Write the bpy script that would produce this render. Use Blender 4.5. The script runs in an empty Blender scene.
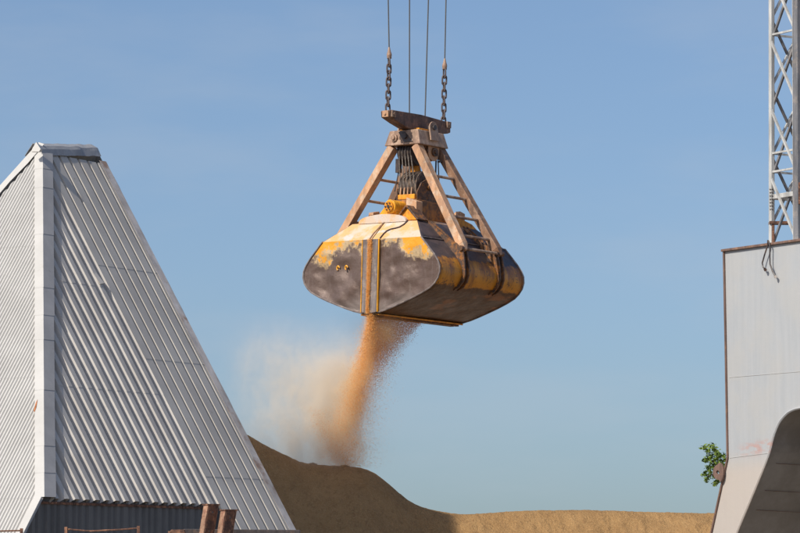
import bpy, bmesh, math, random
import numpy as np
from mathutils import Vector, Matrix, noise
random.seed(7); RNG = np.random.default_rng(11)
S = bpy.context.scene
COL = S.collection
PI = math.pi
# ------------------------------------------------------------------ camera
F, HY, CX, CY = 3333.3, 580.0, 400.0, 266.5
PITCH = math.atan((HY-CY)/F)
CAMZ = 1.7
cd = bpy.data.cameras.new('camera'); cam = bpy.data.objects.new('camera', cd); COL.objects.link(cam)
cd.lens = 150; cd.sensor_width = 36; cd.clip_start = 0.5; cd.clip_end = 6000
cam.location = (0, 0, CAMZ); cam.rotation_euler = (PI/2+PITCH, 0, 0)
S.camera = cam
FW = Vector((0, math.cos(PITCH), math.sin(PITCH))); UP = Vector((0, -math.sin(PITCH), math.cos(PITCH))); RT = Vector((1, 0, 0))
C0 = Vector((0, 0, CAMZ))
def ray(px, py): return RT*((px-CX)/F) + UP*((CY-py)/F) + FW
def P(px, py, D):
    d = ray(px, py); return C0 + d*(D/d.y)
def hit(px, py, O, N):
    d = ray(px, py); return C0 + d*((O-C0).dot(N)/d.dot(N))
# ------------------------------------------------------------------ helpers
def tag(o, label=None, cat=None, group=None, kind=None):
    if label: o['label'] = label
    if cat: o['category'] = cat
    if group: o['group'] = group
    if kind: o['kind'] = kind
    return o
def empty(name, loc=(0, 0, 0), mat=None):
    o = bpy.data.objects.new(name, None); COL.objects.link(o)
    if mat is not None: o.matrix_world = mat
    else: o.location = loc
    o.empty_display_size = .2
    return o
class MB:
    def __init__(s): s.v = []; s.f = []
    def add(s, vs, fs):
        n = len(s.v); s.v += [tuple(v) for v in vs]; s.f += [tuple(i+n for i in f) for f in fs]; return s
    def box(s, a, b):
        (x0, y0, z0), (x1, y1, z1) = a, b
        return s.add([(x0,y0,z0),(x1,y0,z0),(x1,y1,z0),(x0,y1,z0),(x0,y0,z1),(x1,y0,z1),(x1,y1,z1),(x0,y1,z1)],
                     [(0,3,2,1),(4,5,6,7),(0,1,5,4),(1,2,6,5),(2,3,7,6),(3,0,4,7)])
    def bar(s, p, q, w, h, up=(0, 0, 1), w2=None, h2=None):
        p = Vector(p); q = Vector(q); d = (q-p).normalized(); up = Vector(up)
        x = d.cross(up)
        if x.length < 1e-4: x = d.cross(Vector((1, 0, 0)))
        x.normalize(); y = x.cross(d).normalized()
        w2 = w2 or w; h2 = h2 or h
        vs = [p+x*(a*w/2)+y*(b*h/2) for a, b in ((-1,-1),(1,-1),(1,1),(-1,1))] + [q+x*(a*w2/2)+y*(b*h2/2) for a, b in ((-1,-1),(1,-1),(1,1),(-1,1))]
        return s.add(vs, [(0,3,2,1),(4,5,6,7),(0,1,5,4),(1,2,6,5),(2,3,7,6),(3,0,4,7)])
    def tube(s, pts, r, n=8, closed=False, rs=None):
        pts = [Vector(p) for p in pts]; m = len(pts); vs = []; fs = []
        prev = None
        for i, p in enumerate(pts):
            if closed: d = pts[(i+1) % m]-pts[i-1]
            else: d = pts[min(i+1, m-1)]-pts[max(i-1, 0)]
            d.normalize()
            if prev is None:
                x = d.orthogonal().normalized()
            else:
                x = (prev-d*prev.dot(d)).normalized()
            prev = x; y = d.cross(x)
            rr = rs[i] if rs else r
            for k in range(n):
                a = 2*PI*k/n; vs.append(p+(x*math.cos(a)+y*math.sin(a))*rr)
        for i in range(m if closed else m-1):
            j = (i+1) % m
            for k in range(n):
                k2 = (k+1) % n; fs.append((i*n+k, i*n+k2, j*n+k2, j*n+k))
        if not closed:
            fs.append(tuple(range(n))[::-1]); fs.append(tuple((m-1)*n+k for k in range(n)))
        return s.add(vs, fs)
    def cyl(s, p, q, r, n=24, r2=None): return s.tube([p, q], r, n, rs=[r, r2 or r])
    def prism(s, poly, e):           # poly: 3D points, e: extrusion vector
        n = len(poly); e = Vector(e)
        return s.add([Vector(p) for p in poly]+[Vector(p)+e for p in poly],
                     [tuple(range(n))[::-1], tuple(range(n, 2*n))]+[(i, (i+1) % n, n+(i+1) % n, n+i) for i in range(n)])
    def sheave(s, c, ax, R, w, n=36):
        c = Vector(c); ax = Vector(ax).normalized(); x = ax.orthogonal().normalized(); y = ax.cross(x)
        prof = [(-w*.5, .12*R), (-w*.5, .3*R), (-w*.2, .34*R), (-w*.2, .8*R), (-w*.5, .84*R), (-w*.5, R), (-w*.3, R), (-w*.12, .88*R), (w*.12, .88*R), (w*.3, R), (w*.5, R), (w*.5, .84*R), (w*.2, .8*R), (w*.2, .34*R), (w*.5, .3*R), (w*.5, .12*R)]
        vs = []; fs = []; m = len(prof)
        for k in range(n):
            a = 2*PI*k/n; d = x*math.cos(a)+y*math.sin(a)
            vs += [c+ax*p+d*r for p, r in prof]
        for k in range(n):
            k2 = (k+1) % n
            for i in range(m):
                i2 = (i+1) % m; fs.append((k*m+i, k*m+i2, k2*m+i2, k2*m+i))
        return s.add(vs, fs)
    def build(s, name, mat, parent=None, bevel=0, smooth=False, solid=0, ang=35):
        me = bpy.data.meshes.new(name); me.from_pydata(s.v, [], s.f)
        bm = bmesh.new(); bm.from_mesh(me); bmesh.ops.recalc_face_normals(bm, faces=bm.faces); bm.to_mesh(me); bm.free()
        if smooth:
            for p in me.polygons: p.use_smooth = True
            try: me.set_sharp_from_angle(angle=math.radians(ang))
            except Exception: pass
        me.materials.append(mat); me.update()
        o = bpy.data.objects.new(name, me); COL.objects.link(o)
        if parent is not None: o.parent = parent
        if solid:
            m = o.modifiers.new('solid', 'SOLIDIFY'); m.thickness = solid; m.offset = -1
        if bevel:
            m = o.modifiers.new('bevel', 'BEVEL'); m.width = bevel; m.segments = 2; m.limit_method = 'ANGLE'; m.angle_limit = math.radians(40)
        return o
# ------------------------------------------------------------------ material nodes
class NT:
    def __init__(s, name):
        s.m = bpy.data.materials.new(name); s.m.use_nodes = True; s.t = s.m.node_tree
        s.b = s.t.nodes['Principled BSDF']; s.out = s.t.nodes['Material Output']
        s._tc = None
    def n(s, typ, **kw):
        x = s.t.nodes.new(typ)
        for k, v in kw.items(): setattr(x, k, v)
        return x
    def set(s, sock, v):
        if isinstance(v, bpy.types.NodeSocket): s.t.links.new(v, sock)
        elif v is not None:
            if isinstance(v, (tuple, list)) and len(v) == 3 and sock.type == 'RGBA': v = (*v, 1)
            sock.default_value = v
    def co(s, scale=(1, 1, 1), rot=(0, 0, 0), loc=(0, 0, 0)):
        if not s._tc: s._tc = s.n('ShaderNodeTexCoord')
        mp = s.n('ShaderNodeMapping'); s.set(mp.inputs[0], s._tc.outputs['Object'])
        mp.inputs['Scale'].default_value = scale; mp.inputs['Rotation'].default_value = rot; mp.inputs['Location'].default_value = loc
        return mp.outputs[0]
    def noise(s, scale, detail=5, rough=.6, co=None, dist=0):
        x = s.n('ShaderNodeTexNoise'); s.set(x.inputs['Vector'], co if co is not None else s.co())
        x.inputs['Scale'].default_value = scale; x.inputs['Detail'].default_value = detail; x.inputs['Roughness'].default_value = rough; x.inputs['Distortion'].default_value = dist
        return x.outputs['Fac']
    def math(s, op, a, b=0.0, c=0.0, clamp=False):
        x = s.n('ShaderNodeMath', operation=op); x.use_clamp = clamp
        s.set(x.inputs[0], a); s.set(x.inputs[1], b); s.set(x.inputs[2], c); return x.outputs[0]
    def ramp(s, v, lo, hi, a=0.0, b=1.0):
        x = s.n('ShaderNodeMapRange'); x.interpolation_type = 'SMOOTHSTEP'
        s.set(x.inputs[0], v); x.inputs[1].default_value = lo; x.inputs[2].default_value = hi; x.inputs[3].default_value = a; x.inputs[4].default_value = b
        return x.outputs[0]
    def mix(s, f, a, b):
        x = s.n('ShaderNodeMix', data_type='RGBA'); s.set(x.inputs[0], f); s.set(x.inputs[6], a); s.set(x.inputs[7], b); return x.outputs[2]
    def sep(s, v=None):
        x = s.n('ShaderNodeSeparateXYZ'); s.set(x.inputs[0], v if v is not None else s.co()); return x.outputs
    def bump(s, h, strength=.3, dist=.02):
        x = s.n('ShaderNodeBump'); s.set(x.inputs['Height'], h); x.inputs['Strength'].default_value = strength; x.inputs['Distance'].default_value = dist
        s.t.links.new(x.outputs[0], s.b.inputs['Normal']); return x
    def fin(s, col, rough=.6, metal=0.0, spec=None):
        s.set(s.b.inputs['Base Color'], col); s.set(s.b.inputs['Roughness'], rough); s.set(s.b.inputs['Metallic'], metal)
        if spec is not None: s.b.inputs['Specular IOR Level'].default_value = spec
        return s.m
k = .024     # one photo pixel at the grab, in metres
def worn(name, base, under, under2=None, cover=.5, scale=4, rough=.6, dustz=False, streak=True, spec=.4):
    t = NT(name)
    a = t.noise(scale, 8, .65); b = t.noise(scale*4.3, 6, .7)
    f = t.ramp(t.math('ADD', t.math('MULTIPLY', a, .7), t.math('MULTIPLY', b, .3)), cover-.05, cover+.05)
    c = t.mix(f, base, under)
    if under2: c = t.mix(t.ramp(t.noise(scale*1.7, 7, .7, t.co(loc=(3, 5, 1))), .5, .62), c, under2)
    g = t.noise(scale*.8, 4, .6, t.co(scale=(3, 3, .5) if streak else (1, 1, 1), loc=(9, 2, 4)))
    c2 = t.n('ShaderNodeHueSaturation'); t.set(c2.inputs['Color'], c); t.set(c2.inputs['Value'], t.ramp(g, .3, .7, .72, 1.25))
    t.bump(b, .25, .01)
    return t.fin(c2.outputs[0], t.ramp(a, .3, .7, rough-.12, rough+.15), 0, spec)
M = {}
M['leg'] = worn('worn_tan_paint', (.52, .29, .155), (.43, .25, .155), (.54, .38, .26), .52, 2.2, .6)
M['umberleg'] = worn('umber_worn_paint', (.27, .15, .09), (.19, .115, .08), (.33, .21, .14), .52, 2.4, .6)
M['head'] = worn('brown_tan_steel', (.37, .24, .165), (.27, .17, .12), (.44, .31, .22), .5, 2.6, .55)
M['beam'] = worn('rust_brown_steel', (.17, .085, .055), (.10, .06, .05), (.24, .12, .07), .5, 3, .55)
M['orange'] = worn('orange_paint', (.72, .27, .02), (.42, .17, .04), (.75, .33, .03), .56, 4, .5)
M['yellow'] = worn('yellow_paint', (.80, .36, .02), (.5, .24, .06), None, .6, 5, .45)
M['brown'] = worn('oily_brown', (.15, .075, .04), (.07, .045, .035), (.3, .12, .03), .5, 5, .5)
M['dark'] = worn('dark_grease', (.055, .045, .045), (.10, .065, .05), None, .55, 9, .45)
M['rope'] = worn('steel_rope', (.22, .19, .16), (.13, .11, .095), None, .5, 20, .5)
t_ = NT('dark_wire_cable'); M['cable'] = t_.fin((.085, .085, .085), .5)
M['chain'] = worn('chain_steel', (.09, .07, .07), (.16, .11, .09), None, .55, 14, .5)
M['sheave'] = worn('worn_sheave_steel', (.13, .10, .085), (.28, .20, .14), (.07, .055, .05), .5, 6, .5)
M['umber'] = worn('oiled_umber_paint', (.36, .15, .03), (.20, .10, .05), (.12, .07, .045), .5, 3, .5)  # orange darkened toward brown to carry the shade on the lower block
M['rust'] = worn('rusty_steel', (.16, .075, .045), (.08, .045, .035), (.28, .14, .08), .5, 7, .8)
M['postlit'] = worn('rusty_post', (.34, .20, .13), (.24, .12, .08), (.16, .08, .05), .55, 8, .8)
def mat_endplate():
    t = NT('scoured_steel_plate')
    x, y, z = t.sep()[:3]
    n1 = t.noise(2.6, 8, .68); n2 = t.noise(9, 6, .7, t.co(loc=(4, 1, 7))); n3 = t.noise(1.1, 3, .5, t.co(loc=(1, 8, 3)))
    steel = t.mix(t.ramp(n1, .25, .75), (.135, .09, .073), (.16, .112, .094))
    steel = t.mix(t.ramp(t.noise(1.4, 5, .6, t.co(loc=(7, 7, 7))), .45, .62), steel, (.12, .076, .06))
    steel = t.mix(t.ramp(t.math('ADD', z, t.math('MULTIPLY', t.math('SUBTRACT', n3, .5), .9)), -.35, -.85), steel, (.24, .195, .175))
    pan = t.noise(7, 7, .75, t.co(scale=(1.6, 1, .22), rot=(0, .18, 0), loc=(2, 2, 2)))
    steel = t.mix(t.math('MULTIPLY', t.ramp(pan, .52, .68), .45), steel, (.24, .19, .165))
    # paint left high on the plate, in patches
    edge = t.math('ADD', z, t.math('MULTIPLY', t.math('SUBTRACT', n1, .5), 1.5))
    edge = t.math('ADD', edge, t.math('MULTIPLY', t.math('SUBTRACT', n2, .5), .45))
    lobes = t.math('MULTIPLY', t.math('COSINE', t.math('MULTIPLY', t.math('SUBTRACT', t.math('ABSOLUTE', x), 1.4), 3.6)), .2)
    edge = t.math('ADD', edge, lobes)
    cream = t.math('MULTIPLY', t.ramp(edge, .48, .66), t.ramp(t.noise(16, 5, .75, t.co(scale=(1, 1, .5))), .30, .48, .45, 1.0))
    orange = t.math('MULTIPLY', t.ramp(t.math('ADD', edge, t.math('MULTIPLY', t.math('SUBTRACT', n2, .5), .5)), .66, .76), t.ramp(t.noise(3.2, 5, .6, t.co(loc=(12, 3, 5))), .40, .50))
    c = t.mix(cream, steel, (.50, .36, .20)); c = t.mix(orange, c, (.78, .33, .015))
    c = t.mix(t.math('MULTIPLY', t.ramp(n2, .62, .68), .7), c, (.09, .055, .04))
    h = t.math('ADD', t.math('MULTIPLY', n3, 1.0), t.math('MULTIPLY', n2, .12))
    t.bump(h, .7, .12)
    return t.fin(c, t.ramp(n1, .3, .7, .38, .6), t.math('MULTIPLY', t.math('SUBTRACT', 1.0, cream), .25), .5)
def mat_shellside():
    t = NT('painted_shell_side')
    x, y, z = t.sep()[:3]
    n1 = t.noise(2.2, 8, .7); n2 = t.noise(8, 6, .75, t.co(scale=(1, 1, 1), loc=(4, 1, 7)))
    st = t.noise(3, 6, .7, t.co(scale=(1, 1.6, .35), loc=(6, 2, 1)))
    zz = t.math('ADD', z, t.math('MULTIPLY', t.math('SUBTRACT', n1, .5), .16)); zz = t.math('ADD', zz, t.math('MULTIPLY', t.math('SUBTRACT', st, .5), .22))
    dark = t.mix(t.ramp(n1, .4, .62), (.035, .032, .04), (.085, .06, .06))
    low = t.mix(t.ramp(n2, .4, .6), (.085, .042, .022), (.135, .068, .032))
    low = t.mix(t.math('MULTIPLY', t.ramp(t.noise(1.6, 6, .6, t.co(scale=(1, .5, 1), loc=(5, 9, 2))), .56, .64), .7), low, (.34, .13, .035))
    band = t.mix(t.ramp(t.math('ADD', st, t.math('MULTIPLY', z, .35)), .42, .72), (.62, .26, .02), (.24, .09, .025))
    band = t.mix(t.math('MULTIPLY', t.ramp(n2, .56, .62), .8), band, (.05, .035, .03))
    c = t.mix(t.ramp(zz, .37, .43), band, dark)
    c = t.mix(t.ramp(zz, -.22, -.27), c, low)
    t.bump(t.math('ADD', n2, t.math('MULTIPLY', n1, 2.)), .4, .03)
    return t.fin(c, t.ramp(n1, .3, .7, .3, .55), 0, .55)
def mat_band():
    t = NT('dusty_cream_top')
    x, y, z = t.sep()[:3]
    n1 = t.noise(1.5, 7, .6); n2 = t.noise(7, 6, .7, t.co(loc=(4, 1, 7)))
    c = t.mix(t.ramp(n1, .44, .56), (.62, .49, .38), (.70, .40, .17))
    c = t.mix(t.ramp(t.noise(2.4, 6, .6, t.co(loc=(1, 4, 9))), .54, .66), c, (.60, .53, .48))
    c = t.mix(t.math('MULTIPLY', t.ramp(n2, .6, .68), .5), c, (.45, .27, .15))
    t.bump(n2, .25, .02)
    return t.fin(c, .65, 0, .3)
M['end'] = mat_endplate(); M['side'] = mat_shellside(); M['band'] = mat_band()
M['strip'] = worn('bright_steel_strip', (.22, .185, .175), (.17, .135, .125), (.28, .235, .21), .5, 2.5, .45)
# ------------------------------------------------------------------ sun / world
SUN = Vector((-.545, -.52, .66)).normalized()
# ------------------------------------------------------------------ THE GRAB
roll = math.radians(1.3)
GO = P(413.5, 281.5, 80)
GM = Matrix.Translation(GO) @ Matrix.Rotation(roll, 4, 'Y') @ Matrix.Rotation(math.radians(-38), 4, 'Z')
grab = empty('clamshell_grab', mat=GM)
tag(grab, 'worn orange and grey clamshell grab hanging from the chains and spilling grain', 'crane grab')
def g(v, u, z): return Vector((v*k, u*k, z*k))       # local: x = across, y = along, z up
PROF = [(0, -38), (10, -36.8), (20, -34.6), (30, -31.6), (42, -27.6), (54, -23.4), (66, -18.6), (75, -14.2), (80, -10), (84, -5), (86, 1), (85.6, 7), (83, 12.5), (78, 19), (70, 27.5), (62, 36)]
def vat(z):
    for (a, b), (c, d) in zip(PROF, PROF[1:]):
        if b <= z <= d: return a+(c-a)*(z-b)/(d-b)
    return 0
def prof_pts(sub=4):
    out = []
    for (a, b), (c, d) in zip(PROF, PROF[1:]):
        for i in range(sub): out.append((a+(c-a)*i/sub, b+(d-b)*i/sub))
    return out+[PROF[-1]]
HU = 69
for sg in (1, -1):
    shell = MB(); pts = PROF; nu = 24; vs = []; fs = []
    for i in range(nu+1):
        u = -HU+2*HU*i/nu
        for (v, z) in pts:
            d = noise.noise(Vector((u*.03, v*.04, z*.05+sg*9)))*1.2 if abs(u) < HU-2 else 0
            vs.append(g(sg*(v+d*.8), u, z-d*.3))
    m = len(pts)
    for i in range(nu):
        for j in range(m-1): fs.append((i*m+j, i*m+j+1, (i+1)*m+j+1, (i+1)*m+j))
    so = shell.add(vs, fs).build('bucket_shell', M['side'], grab, smooth=True, solid=.025, ang=50)
    tag(so, 'curved bucket shell with a dark top and a worn orange band' if sg > 0 else None)
    for e in (-1, 1):      # end plates with real dents
        mb = MB(); R_, C_ = 34, 30; vs = []; fs = []
        for i in range(R_+1):
            z = -38+74*i/R_; vm = vat(z) if i else 0.6
            for j in range(C_+1):
                v = vm*j/C_
                ed = min(1, (1-j/C_)*4, (1-i/R_)*5, j/C_*8)
                d = noise.fractal(Vector((v*.045*sg+3, z*.05+e, sg*5.)), 1, 2, 3)*2.4
                for (dv, dz, r, a) in ((30, 8, 7, -2.2), (45, 4, 6, 1.8), (22, -14, 8, 2.2), (52, -8, 8, -2.0), (36, -20, 7, 2.0), (62, 6, 9, -1.6), (40, 22, 10, 1.2)):
                    d += a*math.exp(-((v-dv)**2+(z-dz)**2)/(r*r))
                vs.append(g(sg*v, e*(HU+.3+d*ed*.8), z))
        n = C_+1
        for i in range(R_):
            for j in range(C_): fs.append((i*n+j, i*n+j+1, (i+1)*n+j+1, (i+1)*n+j))
        ep = mb.add(vs, fs).build('end_plate', M['end'], so, smooth=True, ang=80)
        # rolled rim along the plate edge
        mb = MB(); mb.tube([g(sg*(v+.2), e*(HU+.6), z) for v, z in PROF], .022, 6); mb.build('edge_rim', M['strip'], so, smooth=True)
        # painted seam bar and bright overlap strip beside it
        mb = MB(); vb = 11.3 if sg > 0 else 9.3; mb.bar(g(sg*vb, e*(HU+2), -36.4), g(sg*vb, e*(HU+2), 36), 2.2*k, 1.0*k, up=(1, 0, 0)); mb.build('seam_bar', M['yellow'], so, bevel=.006)
        mb = MB(); mb.prism([g(sg*1.2, e*(HU+.4), -37.6), g(sg*(vb-.9), e*(HU+.4), -36.4), g(sg*(vb-.9), e*(HU+.4), 35.8), g(sg*1.2, e*(HU+.4), 35.8)], (0, e*2.6*k, 0)); mb.build('overlap_strip', M['strip'], so, bevel=.006)
        if sg < 0:
            for q in (0, 1): mb = MB(); mb.tube([g(-41+q*10.5+1.5*math.cos(a), e*(HU+.9), 9+1.7*math.sin(a)*1.2) for a in [2*PI*i/14 for i in range(11)]], .018, 5); mb.build('lifting_hook', M['yellow'], so, smooth=True)
    # inward leaning top hood
    hb = MB(); nb = 10
    def hood(v, u, z): return g(sg*v, u, z)
    ring = []
    vs = [hood(0.6, -HU, 36), hood(62, -HU, 36), hood(62, HU, 36), hood(0.6, HU, 36), hood(0.6, -49, 55), hood(41, -49, 55), hood(41, 49, 55), hood(0.6, 49, 55)]
    hb.add(vs, [(0, 1, 5, 4), (2, 3, 7, 6), (4, 5, 6, 7)])
    hb.build('top_hood', M['band'], so, solid=.02, bevel=.012)
    hs = MB(); vs = []; fs = []
    for i in range(25):
        a = i/24
        for j in range(5):
            b = j/4; uu = (-HU+2*HU*a)*(1-b)+(-49+98*a)*b
            d = noise.noise(Vector((uu*.06, b*2, 4)))*.7*(1 if 0 < j < 4 and 0 < i < 24 else 0)
            vs.append(g(sg*(62-21*b+d), uu, 36+19*b+d))
    for i in range(24):
        for j in range(4): fs.append((i*5+j, i*5+j+1, (i+1)*5+j+1, (i+1)*5+j))
    hs.add(vs, fs).build('side_hood', M['side'], so, smooth=True, solid=.02)
    mb = MB(); mb.tube([g(sg*62.2, u, 36.2) for u in (-HU, 0, HU)], .016, 6); mb.build('weld_bead', M['strip'], so, smooth=True)
    # hinge ribs that run round the shell under each support arm
    for uu in (-29, 29):
        for du in (-3.2, 3.2):
            mb = MB(); rp = [(46, 50.4), (54, 43.2), (62, 36)][::-1] if False else []
            path = [(41, 55), (62, 36), (70, 27.5), (78, 19), (83, 12.5), (85.6, 7), (86, 1), (84, -5), (80, -10), (75, -14.2)]
            outer = [(42, 56.5), (65, 39), (79, 32), (86, 25), (88.5, 14), (89.2, 7), (89.4, 1), (87, -6.5), (82, -11.6), (75.5, -14.6)]
            poly = [g(sg*v, uu+du-.8, z) for v, z in path]+[g(sg*v, uu+du-.8, z) for v, z in outer[::-1]]
            n = len(path); vs = [g(sg*v, uu+du+o, z) for o in (-.8, .8) for L in (path, outer) for v, z in L]; fs = []
            for i in range(n-1):
                fs += [(i, i+1, n+i+1, n+i), (2*n+i, 3*n+i, 3*n+i+1, 2*n+i+1), (n+i, n+i+1, 3*n+i+1, 3*n+i)]
            fs += [(0, n, 3*n, 2*n), (n-1, 3*n-1, 4*n-1, 2*n-1)]
            mb.add(vs, fs).build('hinge_rib', M['brown'], so)
    # cutting lip
    mb = MB(); mb.bar(g(sg*9, -HU, -38.2), g(sg*9, HU, -38.2), 5*k, 1.6*k, up=(.2*sg, 0, 1)); mb.build('cutting_lip', M['orange'], so, bevel=.008)
    mb = MB(); mb.bar(g(sg*3.2, -HU-1, -39.2), g(sg*3.2, HU+1, -39.2), 4.6*k, 2.4*k); mb.build('lip_plate', M['brown'], so, bevel=.008)
# s-shaped overlap seam on the near hood
def onhood(v, s): return g(v, -HU+20*s-.6, 36+19*s+.7)
mb = MB(); mb.tube([onhood(v, s) for v, s in ((11, 0), (11.2, .25), (12.5, .42), (16, .52), (21, .56), (25.5, .62), (28.5, .76), (29.5, .9), (29.8, 1))], .014, 6); mb.build('overlap_seam', M['dark'], grab, smooth=True)
mb = MB(); mb.tube([onhood(-2, 0), onhood(-2.5, .3), onhood(-1, .7), onhood(1, 1)], .012, 6); mb.build('weld_bead', M['head'], grab, smooth=True)
# rounded crown on top
mb = MB(); vs = []; fs = []; nn = 20
for i in range(nn+1):
    a = PI*i/nn; v = -30*math.cos(a)-2; z = 55+8*math.sin(a)**.8 if 0 < i < nn else 54.5
    for u in (-50.5, -30, 0, 49): vs.append(g(v, u, z))
for i in range(nn):
    for j in range(3): fs.append((i*4+j, i*4+j+1, (i+1)*4+j+1, (i+1)*4+j))
fs += [tuple(i*4 for i in range(nn+1)), tuple(i*4+3 for i in range(nn+1))]
mb.add(vs, fs).build('crown_plate', M['band'], grab, smooth=True)
# head box
mb = MB(); b = (22.5, 24, 135.5); tt = (18, 21.5, 150.8)
vs = [g(a*b[0], c*b[1], b[2]) for a, c in ((-1, -1), (1, -1), (1, 1), (-1, 1))]+[g(a*tt[0], c*tt[1], tt[2]) for a, c in ((-1, -1), (1, -1), (1, 1), (-1, 1))]
mb.add(vs, [(0, 3, 2, 1), (4, 5, 6, 7), (0, 1, 5, 4), (1, 2, 6, 5), (2, 3, 7, 6), (3, 0, 4, 7)])
head = mb.build('head_frame', M['head'], grab, bevel=.02)
mb = MB()
mb.prism([g(-6, -22.2, 149), g(2, -22.2, 149), g(14, -23.9, 138.), g(3, -23.9, 138.)], (0, -.5*k, 0)); mb.build('black_stripe', M['dark'], head)
mb = MB(); mb.cyl(g(-10, -20, 143), g(-10, -25, 143), 4*k, 8); mb.cyl(g(-10, -25, 143), g(-10, -27, 143), 2.2*k, 6); mb.build('pin_nut', M['head'], head, bevel=.006)
mb = MB(); mb.cyl(g(4, -20, 144), g(4, -26, 144), 2.6*k, 6); mb.build('bolt', M['dark'], head)
for sg in (-1, 1):
    mb = MB(); n = 14
    mb.prism([g(sg*19, 1+6.5*math.cos(PI*i/n), 153.5+6.5*math.sin(PI*i/n)*1.1) for i in range(n+1)]+[g(sg*22, -6.5, 141), g(sg*22, 8, 141)], (sg*1.6*k, 0, 0)); mb.build('pivot_lug', M['head'], head, bevel=.006)
    mb = MB(); mb.cyl(g(sg*15, 1, 154.5), g(sg*22.6, 1, 154.5), 2.6*k, 14); mb.build('pivot_pin', M['dark'], head, smooth=True)
mb = MB(); mb.box(g(-12, -12, 150.5), g(12, 12, 153.5)); mb.build('pivot_seat', M['orange'], head, bevel=.01)
# balance beam
mb = MB(); w = 6
poly = [(-52, 166.5), (-48, 167.5), (0, 168.5), (44, 166.5), (48, 165), (48.5, 156), (44, 154.5), (24, 151.5), (-20, 151.5), (-38, 156), (-51, 160)]
mb.prism([g(-w, u, z) for u, z in poly], (2*w*k, 0, 0)); beam = mb.build('balance_beam', M['beam'], grab, bevel=.02)
for u in (-47, 44):
    mb = MB(); mb.bar(g(w, u, 163.5), g(w+1.6, u, 163.5), 6.5*k, 6.5*k); mb.cyl(g(-w-2, u, 163.5), g(w+2.6, u, 163.5), 1.6*k, 10); mb.build('chain_anchor', M['head'], beam, bevel=.008)
mb = MB(); mb.bar(g(1, -51.6, 163.2), g(1, -53.4, 163.2), 7.5*k, 6.5*k); mb.cyl(g(1, -53.4, 163.2), g(1, -54.6, 163.2), 1.5*k, 8); mb.build('end_plate', M['leg'], beam, bevel=.008)
# support arms and rungs
def legp(sv, su, t):
    a = Vector(g(sv*15, su*18.5, 134.5)); b_ = Vector(g(sv*84.5, su*29, 27)); return a.lerp(b_, t)
for sv in (1, -1):
    for su in (-1, 1):
        mb = MB(); a, b_ = legp(sv, su, 0), legp(sv, su, .965)
        mb.bar(a, b_, 9.2*k, 8.2*k, up=(sv, 0, .5), w2=8.4*k, h2=8*k)
        c_ = legp(sv, su, 1.02)
        mb.bar(b_, c_, 8.4*k, 8*k, up=(sv, 0, .5), w2=3.5*k, h2=4*k)
        leg = mb.build('support_arm', M['leg'] if su < 0 else M['umberleg'], grab, bevel=.012)  # far arms take a darker brown than the near ones
        mb = MB(); c_ = legp(sv, su, 1.0); mb.cyl(c_-Vector((0, 6*k, 0)), c_+Vector((0, 6*k, 0)), 2.6*k, 14); mb.build('hinge_pin', M['brown'], leg, smooth=True)
    for t_ in (.29, .485, .685, .87, 1.0):
        mb = MB(); mb.cyl(legp(sv, -1, t_), legp(sv, 1, t_), 1.45*k, 10); mb.build('rung', M['leg'] if sv < 0 else M['head'], grab, smooth=True)
# upper sheaves under the head
for i in range(5):
    mb = MB(); mb.sheave(g(-9+i*3.6, -4, 131), (1, 0, 0), 14.5*k, 3*k); mb.build('sheave', M['dark'], head, smooth=True)
mb = MB(); mb.cyl(g(-14, -4, 131), g(19, -4, 131), 2.4*k, 14); mb.build('sheave_axle', M['brown'], head, smooth=True)
for v_ in (14, 18):
    mb = MB(); n = 20
    mb.prism([g(v_, 4+9*math.cos(PI+PI*i/n), 130+9*math.sin(PI+PI*i/n)) for i in range(n+1)]+[g(v_, 13, 138), g(v_, -5, 138)], (1.2*k, 0, 0)); mb.build('cheek_plate', M['leg'], head, bevel=.006)
mb = MB(); mb.cyl(g(19, 4, 130), g(21.5, 4, 130), 4.4*k, 20); mb.cyl(g(21.5, 4, 130), g(23, 4, 130), 2.2*k, 10); mb.build('axle_cap', M['brown'], head, bevel=.006)
# lower sheave block
blk = MB(); blk.box(g(-8, -24, 60), g(20, 26, 80)); blk = blk.build('lower_block', M['umber'], grab, bevel=.02)
for i in range(5):
    mb = MB(); mb.sheave(g(-7+i*4.6, 0, 94), (1, 0, 0), 17*k, 3.6*k); mb.build('sheave', M['sheave'], blk, smooth=True)
mb = MB(); mb.prism([g(15.5, -19, 78), g(15.5, -19, 88), g(15.5, -12, 98), g(15.5, 4, 106), g(15.5, 19, 100), g(15.5, 24, 78)], (1.6*k, 0, 0)); mb.build('guard_plate', M['brown'], blk, bevel=.006)
mb = MB(); mb.prism([g(-11, -17, 80), g(-11, -17, 92), g(-11, 4, 106), g(-11, 17, 100), g(-11, 20, 80)], (1.4*k, 0, 0)); mb.build('guard_plate', M['brown'], blk, bevel=.006)
mb = MB(); mb.bar(g(-5, -20.5, 83), g(16, -20.5, 83), 3.5*k, 5*k); mb.build('crossbar', M['orange'], blk, bevel=.01)
for i in range(4):   # rope guards standing between the sheaves
    mb = MB(); mb.bar(g(-4.7+i*4.6, -18.5, 84), g(-4.7+i*4.6, -17.5, 93), 1.1*k, 1.6*k); mb.build('rope_guard', M['leg'], blk)
mb = MB(); mb.cyl(g(-10, 0, 94), g(19, 0, 94), 3*k, 16); mb.build('sheave_axle', M['brown'], blk, smooth=True)
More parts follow.
